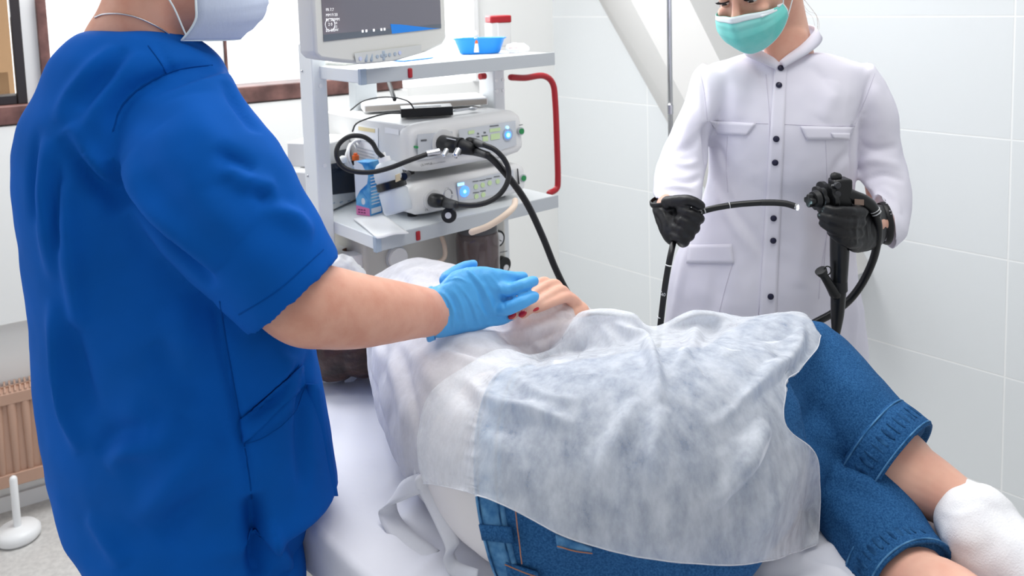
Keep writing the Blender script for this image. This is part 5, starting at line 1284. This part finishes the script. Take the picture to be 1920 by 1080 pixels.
body.tube([K2, C2, (C2 + A2) / 2, A2], [.062, .058, .048, .033], n=24)
body.tube([HI, KN], [.10, .065], n=20, sub=1); body.tube([HI - V(0, 0, .06), K2], [.09, .062], n=20, sub=1)
# arm
body.tube([P(790, 560, 1.77), P(900, 600, 1.60), P(1000, 640, 1.46)], [.048, .042, .034], n=16)
body.tube([P(1000, 640, 1.46), P(1050, 612, 1.475), P(1082, 588, 1.485)], [.034, .028, .024], n=16)
# hand with knuckles to the right and fingers folding back to the left
body.tube([P(1086, 592, 1.50), P(1078, 574, 1.495), P(1066, 560, 1.487), P(1050, 548, 1.480)], [(.021, .018), (.022, .014), (.024, .012), (.022, .010)], n=18)
fing = [([(1076, 572, 1.480), (1064, 558, 1.462), (1042, 564, 1.438), (1020, 573, 1.424), (1004, 580, 1.418)], .0090),
        ([(1066, 558, 1.485), (1053, 544, 1.470), (1028, 555, 1.440), (1002, 573, 1.420), (981, 590, 1.408)], .0090),
        ([(1054, 548, 1.490), (1040, 532, 1.478), (1012, 543, 1.450), (986, 566, 1.425), (962, 592, 1.412)], .0086),
        ([(1040, 544, 1.492), (1022, 527, 1.485), (1002, 536, 1.465), (980, 552, 1.445), (958, 570, 1.43)], .0078)]
for pts, r in fing: body.tube([P(*q) for q in pts], [r * .95, r * 1.08, r * .95, r * .95, r * .82], n=14)
pme = remesh(body, .0026, 4); sockets(pme, LP)
link(pme, 'body', M['skin_f'], pat)
for pts, r in fing[:3]:
    a, b_ = P(*pts[-2]), P(*pts[-1]); d_ = nrm(b_ - a); out = nrm(-ray(pts[-1][0], pts[-1][1])); out = nrm(out - np.dot(out, d_) * d_); out = nrm(out * .9 + EZ * .5); out = nrm(out - np.dot(out, d_) * d_); sd = np.cross(d_, out)
    link(MB().ell(b_ + d_ * .001 + out * r * .62, d_ * .0088, sd * .0056, out * .0028, n=10), 'painted_nail', M['nail'], pat)
eyes(LP, xP, fP, zP, pat, .98)
# hair, clear cap, elastic net
hr = MB(); hr.ell(LP(0, -.018, .03), xP * .088, fP * .095, zP * .092, n=16); hr.ell(LP(0, -.07, .0), xP * .07, fP * .05, zP * .07, n=12); hr.ell(LP(0, -.03, -.06), xP * .066, fP * .07, zP * .06, n=12)
hme = remesh(hr, .004, 4); rumple(hme, 34, .003, 1, (1, 1, 3)); hob = link(hme, 'hair', M['hair'], pat)
mb = MB()
for k in range(13):
    a = -1.2 + 2.4 * k / 12; pts = []
    for t in np.linspace(-.9, 2.9, 16):
        dirv = -fP * math.cos(t) * math.cos(a) + zP * math.sin(t) * math.cos(a) + xP * math.sin(a)
        pts.append(LP(0, -.022, .026) + xP * np.dot(dirv, xP) * .0905 + fP * np.dot(dirv, fP) * .0985 + zP * np.dot(dirv, zP) * .0945)
    mb.tube(pts, .0005, n=5, sub=2, round_=False)
for k in range(9):
    zz = -.05 + .12 * k / 8; rr_ = math.sqrt(max(0, 1 - ((zz - .026) / .0945) ** 2))
    mb.tube([LP(0, -.022, zz) + xP * math.cos(t) * .0905 * rr_ + fP * math.sin(t) * .0985 * rr_ for t in np.linspace(math.pi * .98, math.pi * 2.02, 24)], .0005, n=5, sub=1, round_=False)
link(mb, 'hair_net', M['net'], pat)
pts = []
for i, t in enumerate(np.linspace(0, 2 * math.pi, 90)):
    wv = .004 * math.sin(t * 23) + .003 * math.sin(t * 37 + 1)
    pts.append(LP((.094 + wv) * math.cos(t), .052 + .006 * math.sin(t * 19) - .03 * math.sin(t), .022 + (.104 + wv) * math.sin(t)))
cm = MB().tube(pts, (.011, .007), n=10, sub=1); cm.tube([P(628, 492, 1.86), P(645, 498, 1.86), P(664, 508, 1.85), P(680, 520, 1.84)], [.016, .020, .018, .012], n=12); cm.tube([P(640, 515, 1.86), P(650, 545, 1.86)], .045, n=16, sub=1)
me = remesh(cm, .003, 2); rumple(me, 70, .006, 2); link(me, 'cap_ruffle', M['cap_film'], pat)

# undershirt
us = MB(); us.tube([SH, CH, WA_, PE + V(0, 0, 0), HI - V(.03, 0, 0)], [(.125, .112), (.130, .122), (.128, .122), (.130, .122), (.14, .13)], n=32, ref=UPZ)
um = remesh(us, .006, 6); rumple(um, 13, .004); link(um, 'undershirt', M['shirt'], pat)

# jeans: hips, two thighs, two rolled lower legs
jn = MB()
jr = []
for c, u, s_ in ((V(-.006, 1.150, .915), V(-.030, .02, .138), V(.045, .128, 0)), (V(.085, 1.135, .925), V(-.02, 0, .155), V(.04, .148, 0)), (V(.175, 1.12, .935), V(0, 0, .162), V(0, .160, 0)),
                (V(.27, 1.145, .935), V(.02, 0, .155), V(-.03, .148, 0)), (V(.345, 1.20, .935), V(.02, 0, .13), V(-.03, .12, 0))):
    jr.append([c + u * (abs(math.sin(t)) ** .9) * math.copysign(1, math.sin(t)) + s_ * math.cos(t) * 1.0 for t in np.linspace(0, 2 * math.pi, 48, endpoint=False)])
jr = [[a for a in r_] for r_ in jr]; jn.loft(jr)
jn.tube([HI + V(.02, .0, .03), (HI + KN) / 2 + V(0, 0, .0), KN, (KN + CU) / 2, CU], [(.115, .115), (.098, .098), (.090, .094), (.086, .088), (.080, .078)], n=28, ref=UPZ, round_=False)
jn.tube([HI + V(.02, .01, -.055), (HI + K2) / 2 + V(0, 0, -.01), K2, (K2 + C2) / 2, C2], [(.10, .10), (.09, .09), (.078, .085), (.072, .078), (.067, .070)], n=28, ref=UPZ, round_=False)
jme = remesh(jn, .0055, 5)
creases(jme, [([(1500, 660), (1560, 700), (1640, 750)], .02, .004), ([(1480, 790), (1550, 840), (1620, 890)], .014, -.005), ([(1545, 900), (1600, 920), (1660, 950)], .014, -.005), ([(1560, 950), (1600, 990), (1625, 1040)], .012, .004),
                ([(1000, 1060), (1120, 1075), (1250, 1070)], .02, -.006), ([(1250, 1079), (1330, 1070), (1420, 1060)], .014, .006), ([(1490, 700), (1520, 760), (1510, 800)], .014, -.004)])
rumple(jme, 12, .004, 6); rumple(jme, 45, .0010, 7)
jo = link(jme, 'jeans', M['denim'], pat); jb = bvh_of(jme)
def cuff(c, ax, ra, rb, nm='rolled_cuff'):
    ax = nrm(ax); u = nrm(UPZ - np.dot(UPZ, ax) * ax); w_ = np.cross(ax, u); R_ = []
    for d, q in ((-.030, 1.00), (-.031, 1.05), (-.026, 1.075), (.0, 1.085), (.020, 1.075), (.025, 1.05), (.024, .99), (.010, .93)):
        R_.append([c + ax * d + (u * ra * math.cos(t) + w_ * rb * math.sin(t)) * q * (1 + .008 * math.sin(9 * t)) for t in np.linspace(0, 2 * math.pi, 72, endpoint=False)])
    o = link(MB().loft(R_, cap=False), nm, M['denim'], jo)
    mb = MB()
    for k in range(40):
        t = 2 * math.pi * k / 40 + .03 * math.sin(k * 3.1); cs = c + (u * ra * math.cos(t) + w_ * rb * math.sin(t)) * 1.083; nn = nrm(u * math.cos(t) + w_ * math.sin(t))
        tt = nrm(-u * math.sin(t) + w_ * math.cos(t)); mb.ell(cs - ax * .002, ax * .012, tt * (.0030 + .0012 * math.sin(k * 1.7)), nn * .0014, n=6)
    link(mb, 'faded_crease', M['denim_dk'], o)
    for d in (-.026, .0205):
        link(MB().tube([c + ax * d + (u * ra * math.cos(t) + w_ * rb * math.sin(t)) * 1.079 for t in np.linspace(0, 2 * math.pi, 60)], .0013, n=6, sub=1, round_=False), 'cuff_edge', M['denim_lt'], o)
cuff(CU - nrm(CU - KN) * .012, AN - KN, .081, .078); cuff(C2, (A2 - K2) * .6 + V(.03, -.02, -.01), .066, .069)
# waistband, belt loop and back pocket
def wring(k, q):
    c = R0c[0] * (1 - k) + R0c[1] * k; return [c + (np.array(a) * (1 - k) + np.array(b_) * k - c) * q for a, b_ in zip(jr[0], jr[1])]
R0c = [np.mean(jr[0], 0), np.mean(jr[1], 0)]
wb_ = link(MB().loft([wring(-.02, .96), wring(-.03, 1.01), wring(-.02, 1.035), wring(.30, 1.03), wring(.33, 1.01), wring(.33, .97)], cap=False), 'waistband', M['denim_lt'], jo)
for k in (.02, .27):
    link(MB().tube(wring(k, 1.037) + [wring(k, 1.037)[0]], .0011, n=6, sub=1, round_=False), 'waist_stitch', M['denim_dk'], wb_)
W1 = [wring(k, 1.045) for k in (-.02, .1, .2, .32, .40)]
for n0 in (23, 30, 37):
    G = np.array([[r_[(n0 + d) % 48] * (1 - f_) + r_[(n0 + d + 1) % 48] * f_ for d, f_ in ((0, .2), (0, .6), (1, .0))] for r_ in W1]); link(MB().grid(G), 'belt_loop', M['denim'], wb_, solid=.003)
link(patch(jb, [(1043, 1000), (1110, 1025), (1110, 1030), (1046, 1024)], .004, 14, 4), 'back_pocket', M['denim_lt'], jo, solid=.003)
link(patch(jb, [(950, 1050), (1010, 1070), (1012, 1100), (955, 1100)], .005, 14, 5), 'yoke_panel', M['denim'], jo, solid=.003)
for pix in ([(950, 1052), (975, 1062), (1012, 1075)], [(970, 950), (976, 1000), (982, 1050)], [(1048, 1018), (1080, 1026), (1110, 1030)]):
    mb = strip_on(jb, pix, .0065, .0007)
    if mb.v: link(mb, 'seam_stitch', M['stitch'], jo)
# socks
fd = nrm(V(.45, -.75, -.16))
sk = MB(); sk.tube([AN + nrm(CU - AN) * .035, AN, P(1838, 985, 1.14)], [(.038, .040), (.045, .048), (.052, .058)], n=24)
sk.tube([P(1822, 985, 1.15), P(1850, 1012, 1.125), P(1850, 1012, 1.125) + fd * .075, P(1850, 1012, 1.125) + fd * .15], [(.050, .054), (.056, .058), (.048, .044), (.040, .028)], n=26)
skm = remesh(sk, .004, 8); creases(skm, [([(1765, 960), (1800, 965), (1850, 950)], .006, .002), ([(1775, 1030), (1830, 1040), (1880, 1010)], .012, -.003)]); rumple(skm, 28, .002); link(skm, 'sock', M['sock'], pat)
sk = MB(); sk.tube([A2, A2 + V(.02, -.05, -.0), A2 + V(.06, -.14, -.01)], [(.04, .042), (.048, .046), (.036, .03)], n=24); link(remesh(sk, .005, 6), 'sock', M['sock'], pat)

# upper gown round the torso with the sleeve
gu = MB(); gu.tube([SH + V(-.05, .06, -.01), SH, CH, WA_ + V(-.02, .03, 0)], [(.125, .112), (.138, .124), (.143, .134), (.141, .134)], n=36, ref=UPZ)
gu.tube([P(752, 575, 1.80), P(800, 562, 1.77), P(860, 575, 1.66), P(930, 612, 1.54), P(990, 640, 1.465)], [(.07, .07), (.082, .078), (.078, .07), (.068, .06), (.062, .055)], n=24, ref=UPZ)
gu.tube([P(1055, 640, 1.44), P(1120, 636, 1.41), P(1185, 640, 1.37)], [.032, .042, .036], n=20)
gu.tube([P(975, 640, 1.465), P(1025, 618, 1.47), P(1070, 596, 1.495), P(1100, 608, 1.50)], [(.060, .055), (.050, .045), (.036, .036), (.03, .03)], n=22, ref=UPZ)
gum = remesh(gu, .005, 7)
creases(gum, [([(715, 525), (735, 545), (745, 590)], .009, .009), ([(735, 510), (760, 530), (775, 580)], .009, -.008), ([(760, 500), (800, 510), (850, 520)], .012, .006), ([(700, 640), (740, 700), (760, 790)], .014, .007), ([(680, 660), (705, 740), (735, 830)], .010, -.006),
               ([(760, 650), (800, 690), (830, 760)], .016, .008), ([(830, 640), (880, 660), (960, 660)], .010, -.010), ([(840, 655), (900, 685), (980, 700)], .012, .008), ([(900, 625), (980, 622), (1060, 600)], .007, .006), ([(930, 640), (1000, 640), (1070, 612)], .007, -.006), ([(960, 625), (1000, 655), (1010, 672)], .007, -.007),
               ([(1030, 585), (1060, 590), (1085, 600)], .006, .005), ([(700, 600), (720, 650), (728, 700)], .014, -.007), ([(740, 640), (775, 740), (790, 830)], .010, -.006)])
rumple(gum, 12, .007, 8); rumple(gum, 34, .002, 9)
gob = link(gum, 'upper_gown', M['gown_body'], pat)

# lower gown panel laid over hips and knees
rowsX = [
 [(1010, 678), (1050, 640), (1082, 600), (1112, 590), (1185, 595), (1226, 622), (1311, 590), (1400, 603), (1505, 593), (1540, 628)],
 [(940, 655), (1000, 690), (1055, 660), (1115, 648), (1190, 655), (1250, 670), (1320, 650), (1400, 655), (1480, 650), (1530, 655)],
 [(872, 688), (945, 735), (1030, 730), (1110, 720), (1190, 725), (1260, 725), (1330, 720), (1400, 720), (1455, 715), (1487, 703)],
 [(806, 738), (900, 790), (1000, 800), (1100, 800), (1190, 800), (1270, 800), (1340, 800), (1400, 800), (1445, 795), (1470, 792)],
 [(783, 815), (880, 850), (985, 870), (1085, 880), (1180, 885), (1270, 885), (1350, 880), (1420, 870), (1480, 850), (1528, 848)],
 [(786, 870), (875, 900), (965, 925), (1070, 950), (1175, 970), (1275, 975), (1365, 970), (1440, 950), (1500, 930), (1537, 915)],
 [(795, 905), (860, 918), (935, 943), (1055, 1002), (1170, 1038), (1290, 1057), (1390, 1059), (1455, 1048), (1500, 1033), (1535, 1020)]]
silY = [1.43, 1.42, 1.40, 1.37, 1.34, 1.36, 1.37, 1.40, 1.42, 1.38]
drape = bvh_of(jme, um, gum, wb_.data)
ctrl = []
for i, row in enumerate(rowsX):
    ctrl.append([(x, y, 0) for x, y in row])
ctrl = np.array(ctrl, float)
def gridcat(Cc, su, sv):
    A = np.array([catmull(r, su) for r in Cc]); return np.array([catmull(A[:, j], sv) for j in range(A.shape[1])]).transpose(1, 0, 2)
PX = gridcat(ctrl[:, :, :2], 18, 18)
nv_, nu_ = PX.shape[:2]
sy = catmull(np.array(silY)[:, None], 18)[:, 0]
Yb = np.full((nv_, nu_), 9.0)
for i in range(nv_):
    for j in range(nu_):
        h, _ = hit(drape, *PX[i, j])
        if h is not None: Yb[i, j] = h[1] - .010
        zb = PZ(PX[i, j, 0], PX[i, j, 1], BZ + .014)
        if zb[1] > 0: Yb[i, j] = min(Yb[i, j], zb[1])
Yg = np.minimum(Yb, 1.6); Yg[0] = np.minimum(sy, Yb[0]); 
big = np.array([[hit(drape, *PX[i, j])[0] is None for j in range(nu_)] for i in range(nv_)])
for it in range(160):
    q = Yg.copy()
    q[1:-1, 1:-1] = (Yg[:-2, 1:-1] + Yg[2:, 1:-1] + Yg[1:-1, :-2] + Yg[1:-1, 2:]) / 4
    q[-1, 1:-1] = (Yg[-2, 1:-1] + Yg[-1, :-2] + Yg[-1, 2:]) / 3; q[1:-1, 0] = (Yg[1:-1, 1] + Yg[:-2, 0] + Yg[2:, 0]) / 3; q[1:-1, -1] = (Yg[1:-1, -2] + Yg[:-2, -1] + Yg[2:, -1]) / 3
    q[0] = Yg[0]
    lam = 1.0 if it < 60 else .0
    Yg = np.where(big, np.minimum(q, Yb), np.minimum(np.maximum(q, Yb - .035), Yb))
    Yg[0] = np.minimum(sy, Yb[0])
Gf = np.array([[P(PX[i, j, 0], PX[i, j, 1], Yg[i, j]) for j in range(nu_)] for i in range(nv_)])
# the far side: the panel falls away behind its own crest
back = []
for k, (dy, dz) in enumerate(((.20, -.12), (.13, -.055), (.06, -.015), (.02, -.001))):
    back.append(Gf[0] + np.array([0.01 * math.sin(k), dy, dz]))
G = np.concatenate([np.array(back), Gf]); G = np.ascontiguousarray(G)
gm = bpy.data.meshes.new('g'); mbg = MB().grid(G); gm.from_pydata(mbg.v, [], mbg.f); gm.update()
nn = getn(gm)
if np.mean(nn @ np.array(fwd)) > 0: gm.flip_normals(); gm.update()
creases(gm, [(a, b_ * .8, c_ * 1.7) for a, b_, c_ in [
 ([(1150, 600), (1205, 640), (1228, 690), (1240, 760)], .012, .014), ([(1180, 600), (1245, 660), (1262, 740)], .012, -.008),
 ([(1100, 605), (1080, 660), (1050, 690)], .016, -.010), ([(1020, 690), (1100, 665), (1200, 668)], .008, .008), ([(1030, 705), (1110, 690), (1190, 700)], .007, -.007), ([(1040, 718), (1110, 705), (1180, 716)], .006, .005),
 ([(1310, 595), (1300, 650), (1255, 700)], .014, .010), ([(1330, 600), (1360, 640), (1420, 660)], .012, -.009), ([(1390, 625), (1440, 632), (1485, 625)], .010, -.010), ([(1505, 600), (1490, 660), (1420, 730), (1340, 810)], .014, .011),
 ([(1530, 640), (1480, 700), (1400, 770), (1310, 860)], .012, -.008), ([(860, 695), (930, 760), (1010, 775), (1080, 800)], .012, .012), ([(850, 720), (920, 790), (1000, 810), (1060, 840)], .012, -.009),
 ([(950, 690), (1010, 740), (1100, 755)], .010, .007), ([(1120, 900), (1160, 820), (1200, 740)], .018, .007), ([(1240, 760), (1235, 840), (1232, 900)], .016, .008), ([(1270, 780), (1275, 870), (1270, 960)], .018, -.008),
 ([(1330, 700), (1290, 660), (1260, 640)], .008, -.007), ([(1370, 735), (1320, 700), (1280, 680)], .007, .006), ([(1400, 770), (1350, 745), (1290, 715)], .006, -.005),
 ([(1470, 800), (1430, 880), (1380, 940), (1340, 1020)], .016, -.012), ([(1440, 800), (1400, 880), (1340, 960)], .018, .010), ([(1500, 860), (1460, 930), (1420, 1000)], .016, .006),
 ([(900, 800), (960, 860), (1020, 960)], .018, .005), ([(1060, 830), (1080, 900), (1120, 980)], .016, -.005), ([(1160, 860), (1180, 940), (1200, 1020)], .018, .005),
 ([(1310, 600), (1330, 690), (1330, 780)], .014, -.007), ([(1120, 600), (1150, 640), (1160, 700)], .01, .006), ([(840, 720), (815, 780), (800, 860)], .008, .005)]])
rumple(gm, 16, .004, 11); rumple(gm, 50, .0012, 12)
def clear(me, bv, gap, skip=0):
    v = getv(me)
    for i in range(skip, len(v)):
        r = v[i] - CAM; d = np.linalg.norm(r); r /= d; best = 9
        for ox, oy in ((0, 0), (.0022, 0), (-.0022, 0), (0, .0022), (0, -.0022), (0, -.0045)):
            h = bv.ray_cast(Vector(CAM), Vector(r + RT * ox + UP * oy).normalized())
            if h[0] is not None: best = min(best, h[3])
        if best - gap < d and best > d - .4: v[i] = CAM + r * (best - gap)
    setv(me, v)
clear(gm, drape, .010, 4 * nu_)
v_ = getv(gm).reshape(G.shape)
for _k in range(3):
    q = v_.copy(); q[5:-1, 1:-1] = .5 * v_[5:-1, 1:-1] + .125 * (v_[4:-2, 1:-1] + v_[6:, 1:-1] + v_[5:-1, :-2] + v_[5:-1, 2:]); v_ = q
setv(gm, v_.reshape(-1, 3)); clear(gm, drape, .009, 4 * nu_)
v_ = getv(gm).reshape(G.shape)
for _k in range(2): v_[5:-1, 1:-1] = .5 * v_[5:-1, 1:-1] + .125 * (v_[4:-2, 1:-1] + v_[6:, 1:-1] + v_[5:-1, :-2] + v_[5:-1, 2:])
setv(gm, v_.reshape(-1, 3)); clear(gm, drape, .008, 4 * nu_)
lgo = link(gm, 'gown_panel', M['gown'], pat, solid=.0009)
hm = MB(); Gv = getv(gm).reshape(G.shape)
hm.tube([Gv[-1, j] for j in range(0, nu_, 4)], .0007, n=6, sub=2); hm.tube([Gv[i, -1] for i in range(4, nv_, 4)], .0007, n=6, sub=2); link(hm, 'gown_hem', M['tie'], lgo)

# fabric ties
def ribbon(pts, wvec, wd, name='gown_tie'):
    pts = catmull(np.array(pts, float), 8); wv = np.asarray(wvec, float); wv = catmull(wv, 8) if wv.ndim == 2 else np.tile(wv, (len(pts), 1))
    G = np.zeros((5, len(pts), 3))
    for i in range(5):
        for j in range(len(pts)): G[i, j] = pts[j] + nrm(wv[min(j, len(wv) - 1)]) * wd * (i / 4 - .5) + np.array([0, -.0015, .001]) * (1 - abs(i / 2 - 1))
    return link(MB().grid(G), name, M['tie'], pat, solid=.0012)
ribbon([P(850, 690, 1.40), P(815, 745, 1.35), P(796, 810, 1.29), P(790, 870, 1.25), P(791, 903, 1.235)], V(1, .1, .3), .024)
link(MB().ell(P(792, 906, 1.225), V(.012, 0, .003), V(0, .008, 0), V(-.003, 0, .014), n=8), 'tie_knot', M['tie'], pat)
ribbon([P(790, 905, 1.225), P(758, 918, 1.25), P(733, 935, 1.27), P(727, 958, 1.27), P(742, 990, 1.24), P(775, 1022, 1.205), P(812, 1048, 1.175)], [V(0, .3, 1), V(.1, .5, 1), V(.6, .6, .6), V(1, .3, .2), V(.7, .6, .5), V(.6, .7, .5), V(.6, .7, .4)], .030)
ribbon([P(794, 910, 1.222), P(812, 945, 1.20), P(832, 985, 1.17), P(848, 1022, 1.15), P(842, 1045, 1.15), P(855, 1068, 1.14), P(895, 1082, 1.11)], [V(1, .1, .4), V(1, .1, .5), V(1, .2, .5), V(1, .3, .3), V(.6, .6, .2), V(.4, .4, .6), V(.2, .2, 1)], .021)
ribbon([P(664, 690, 1.78), P(655, 705, 1.77), P(664, 715, 1.77)], V(.7, .2, .7), .030)
ribbon([P(676, 722, 1.775), P(662, 740, 1.76), P(655, 758, 1.75)], V(.9, .1, -.5), .026)
ribbon([P(676, 735, 1.78), P(679, 755, 1.765), P(684, 780, 1.745)], V(1, .1, 0), .014)
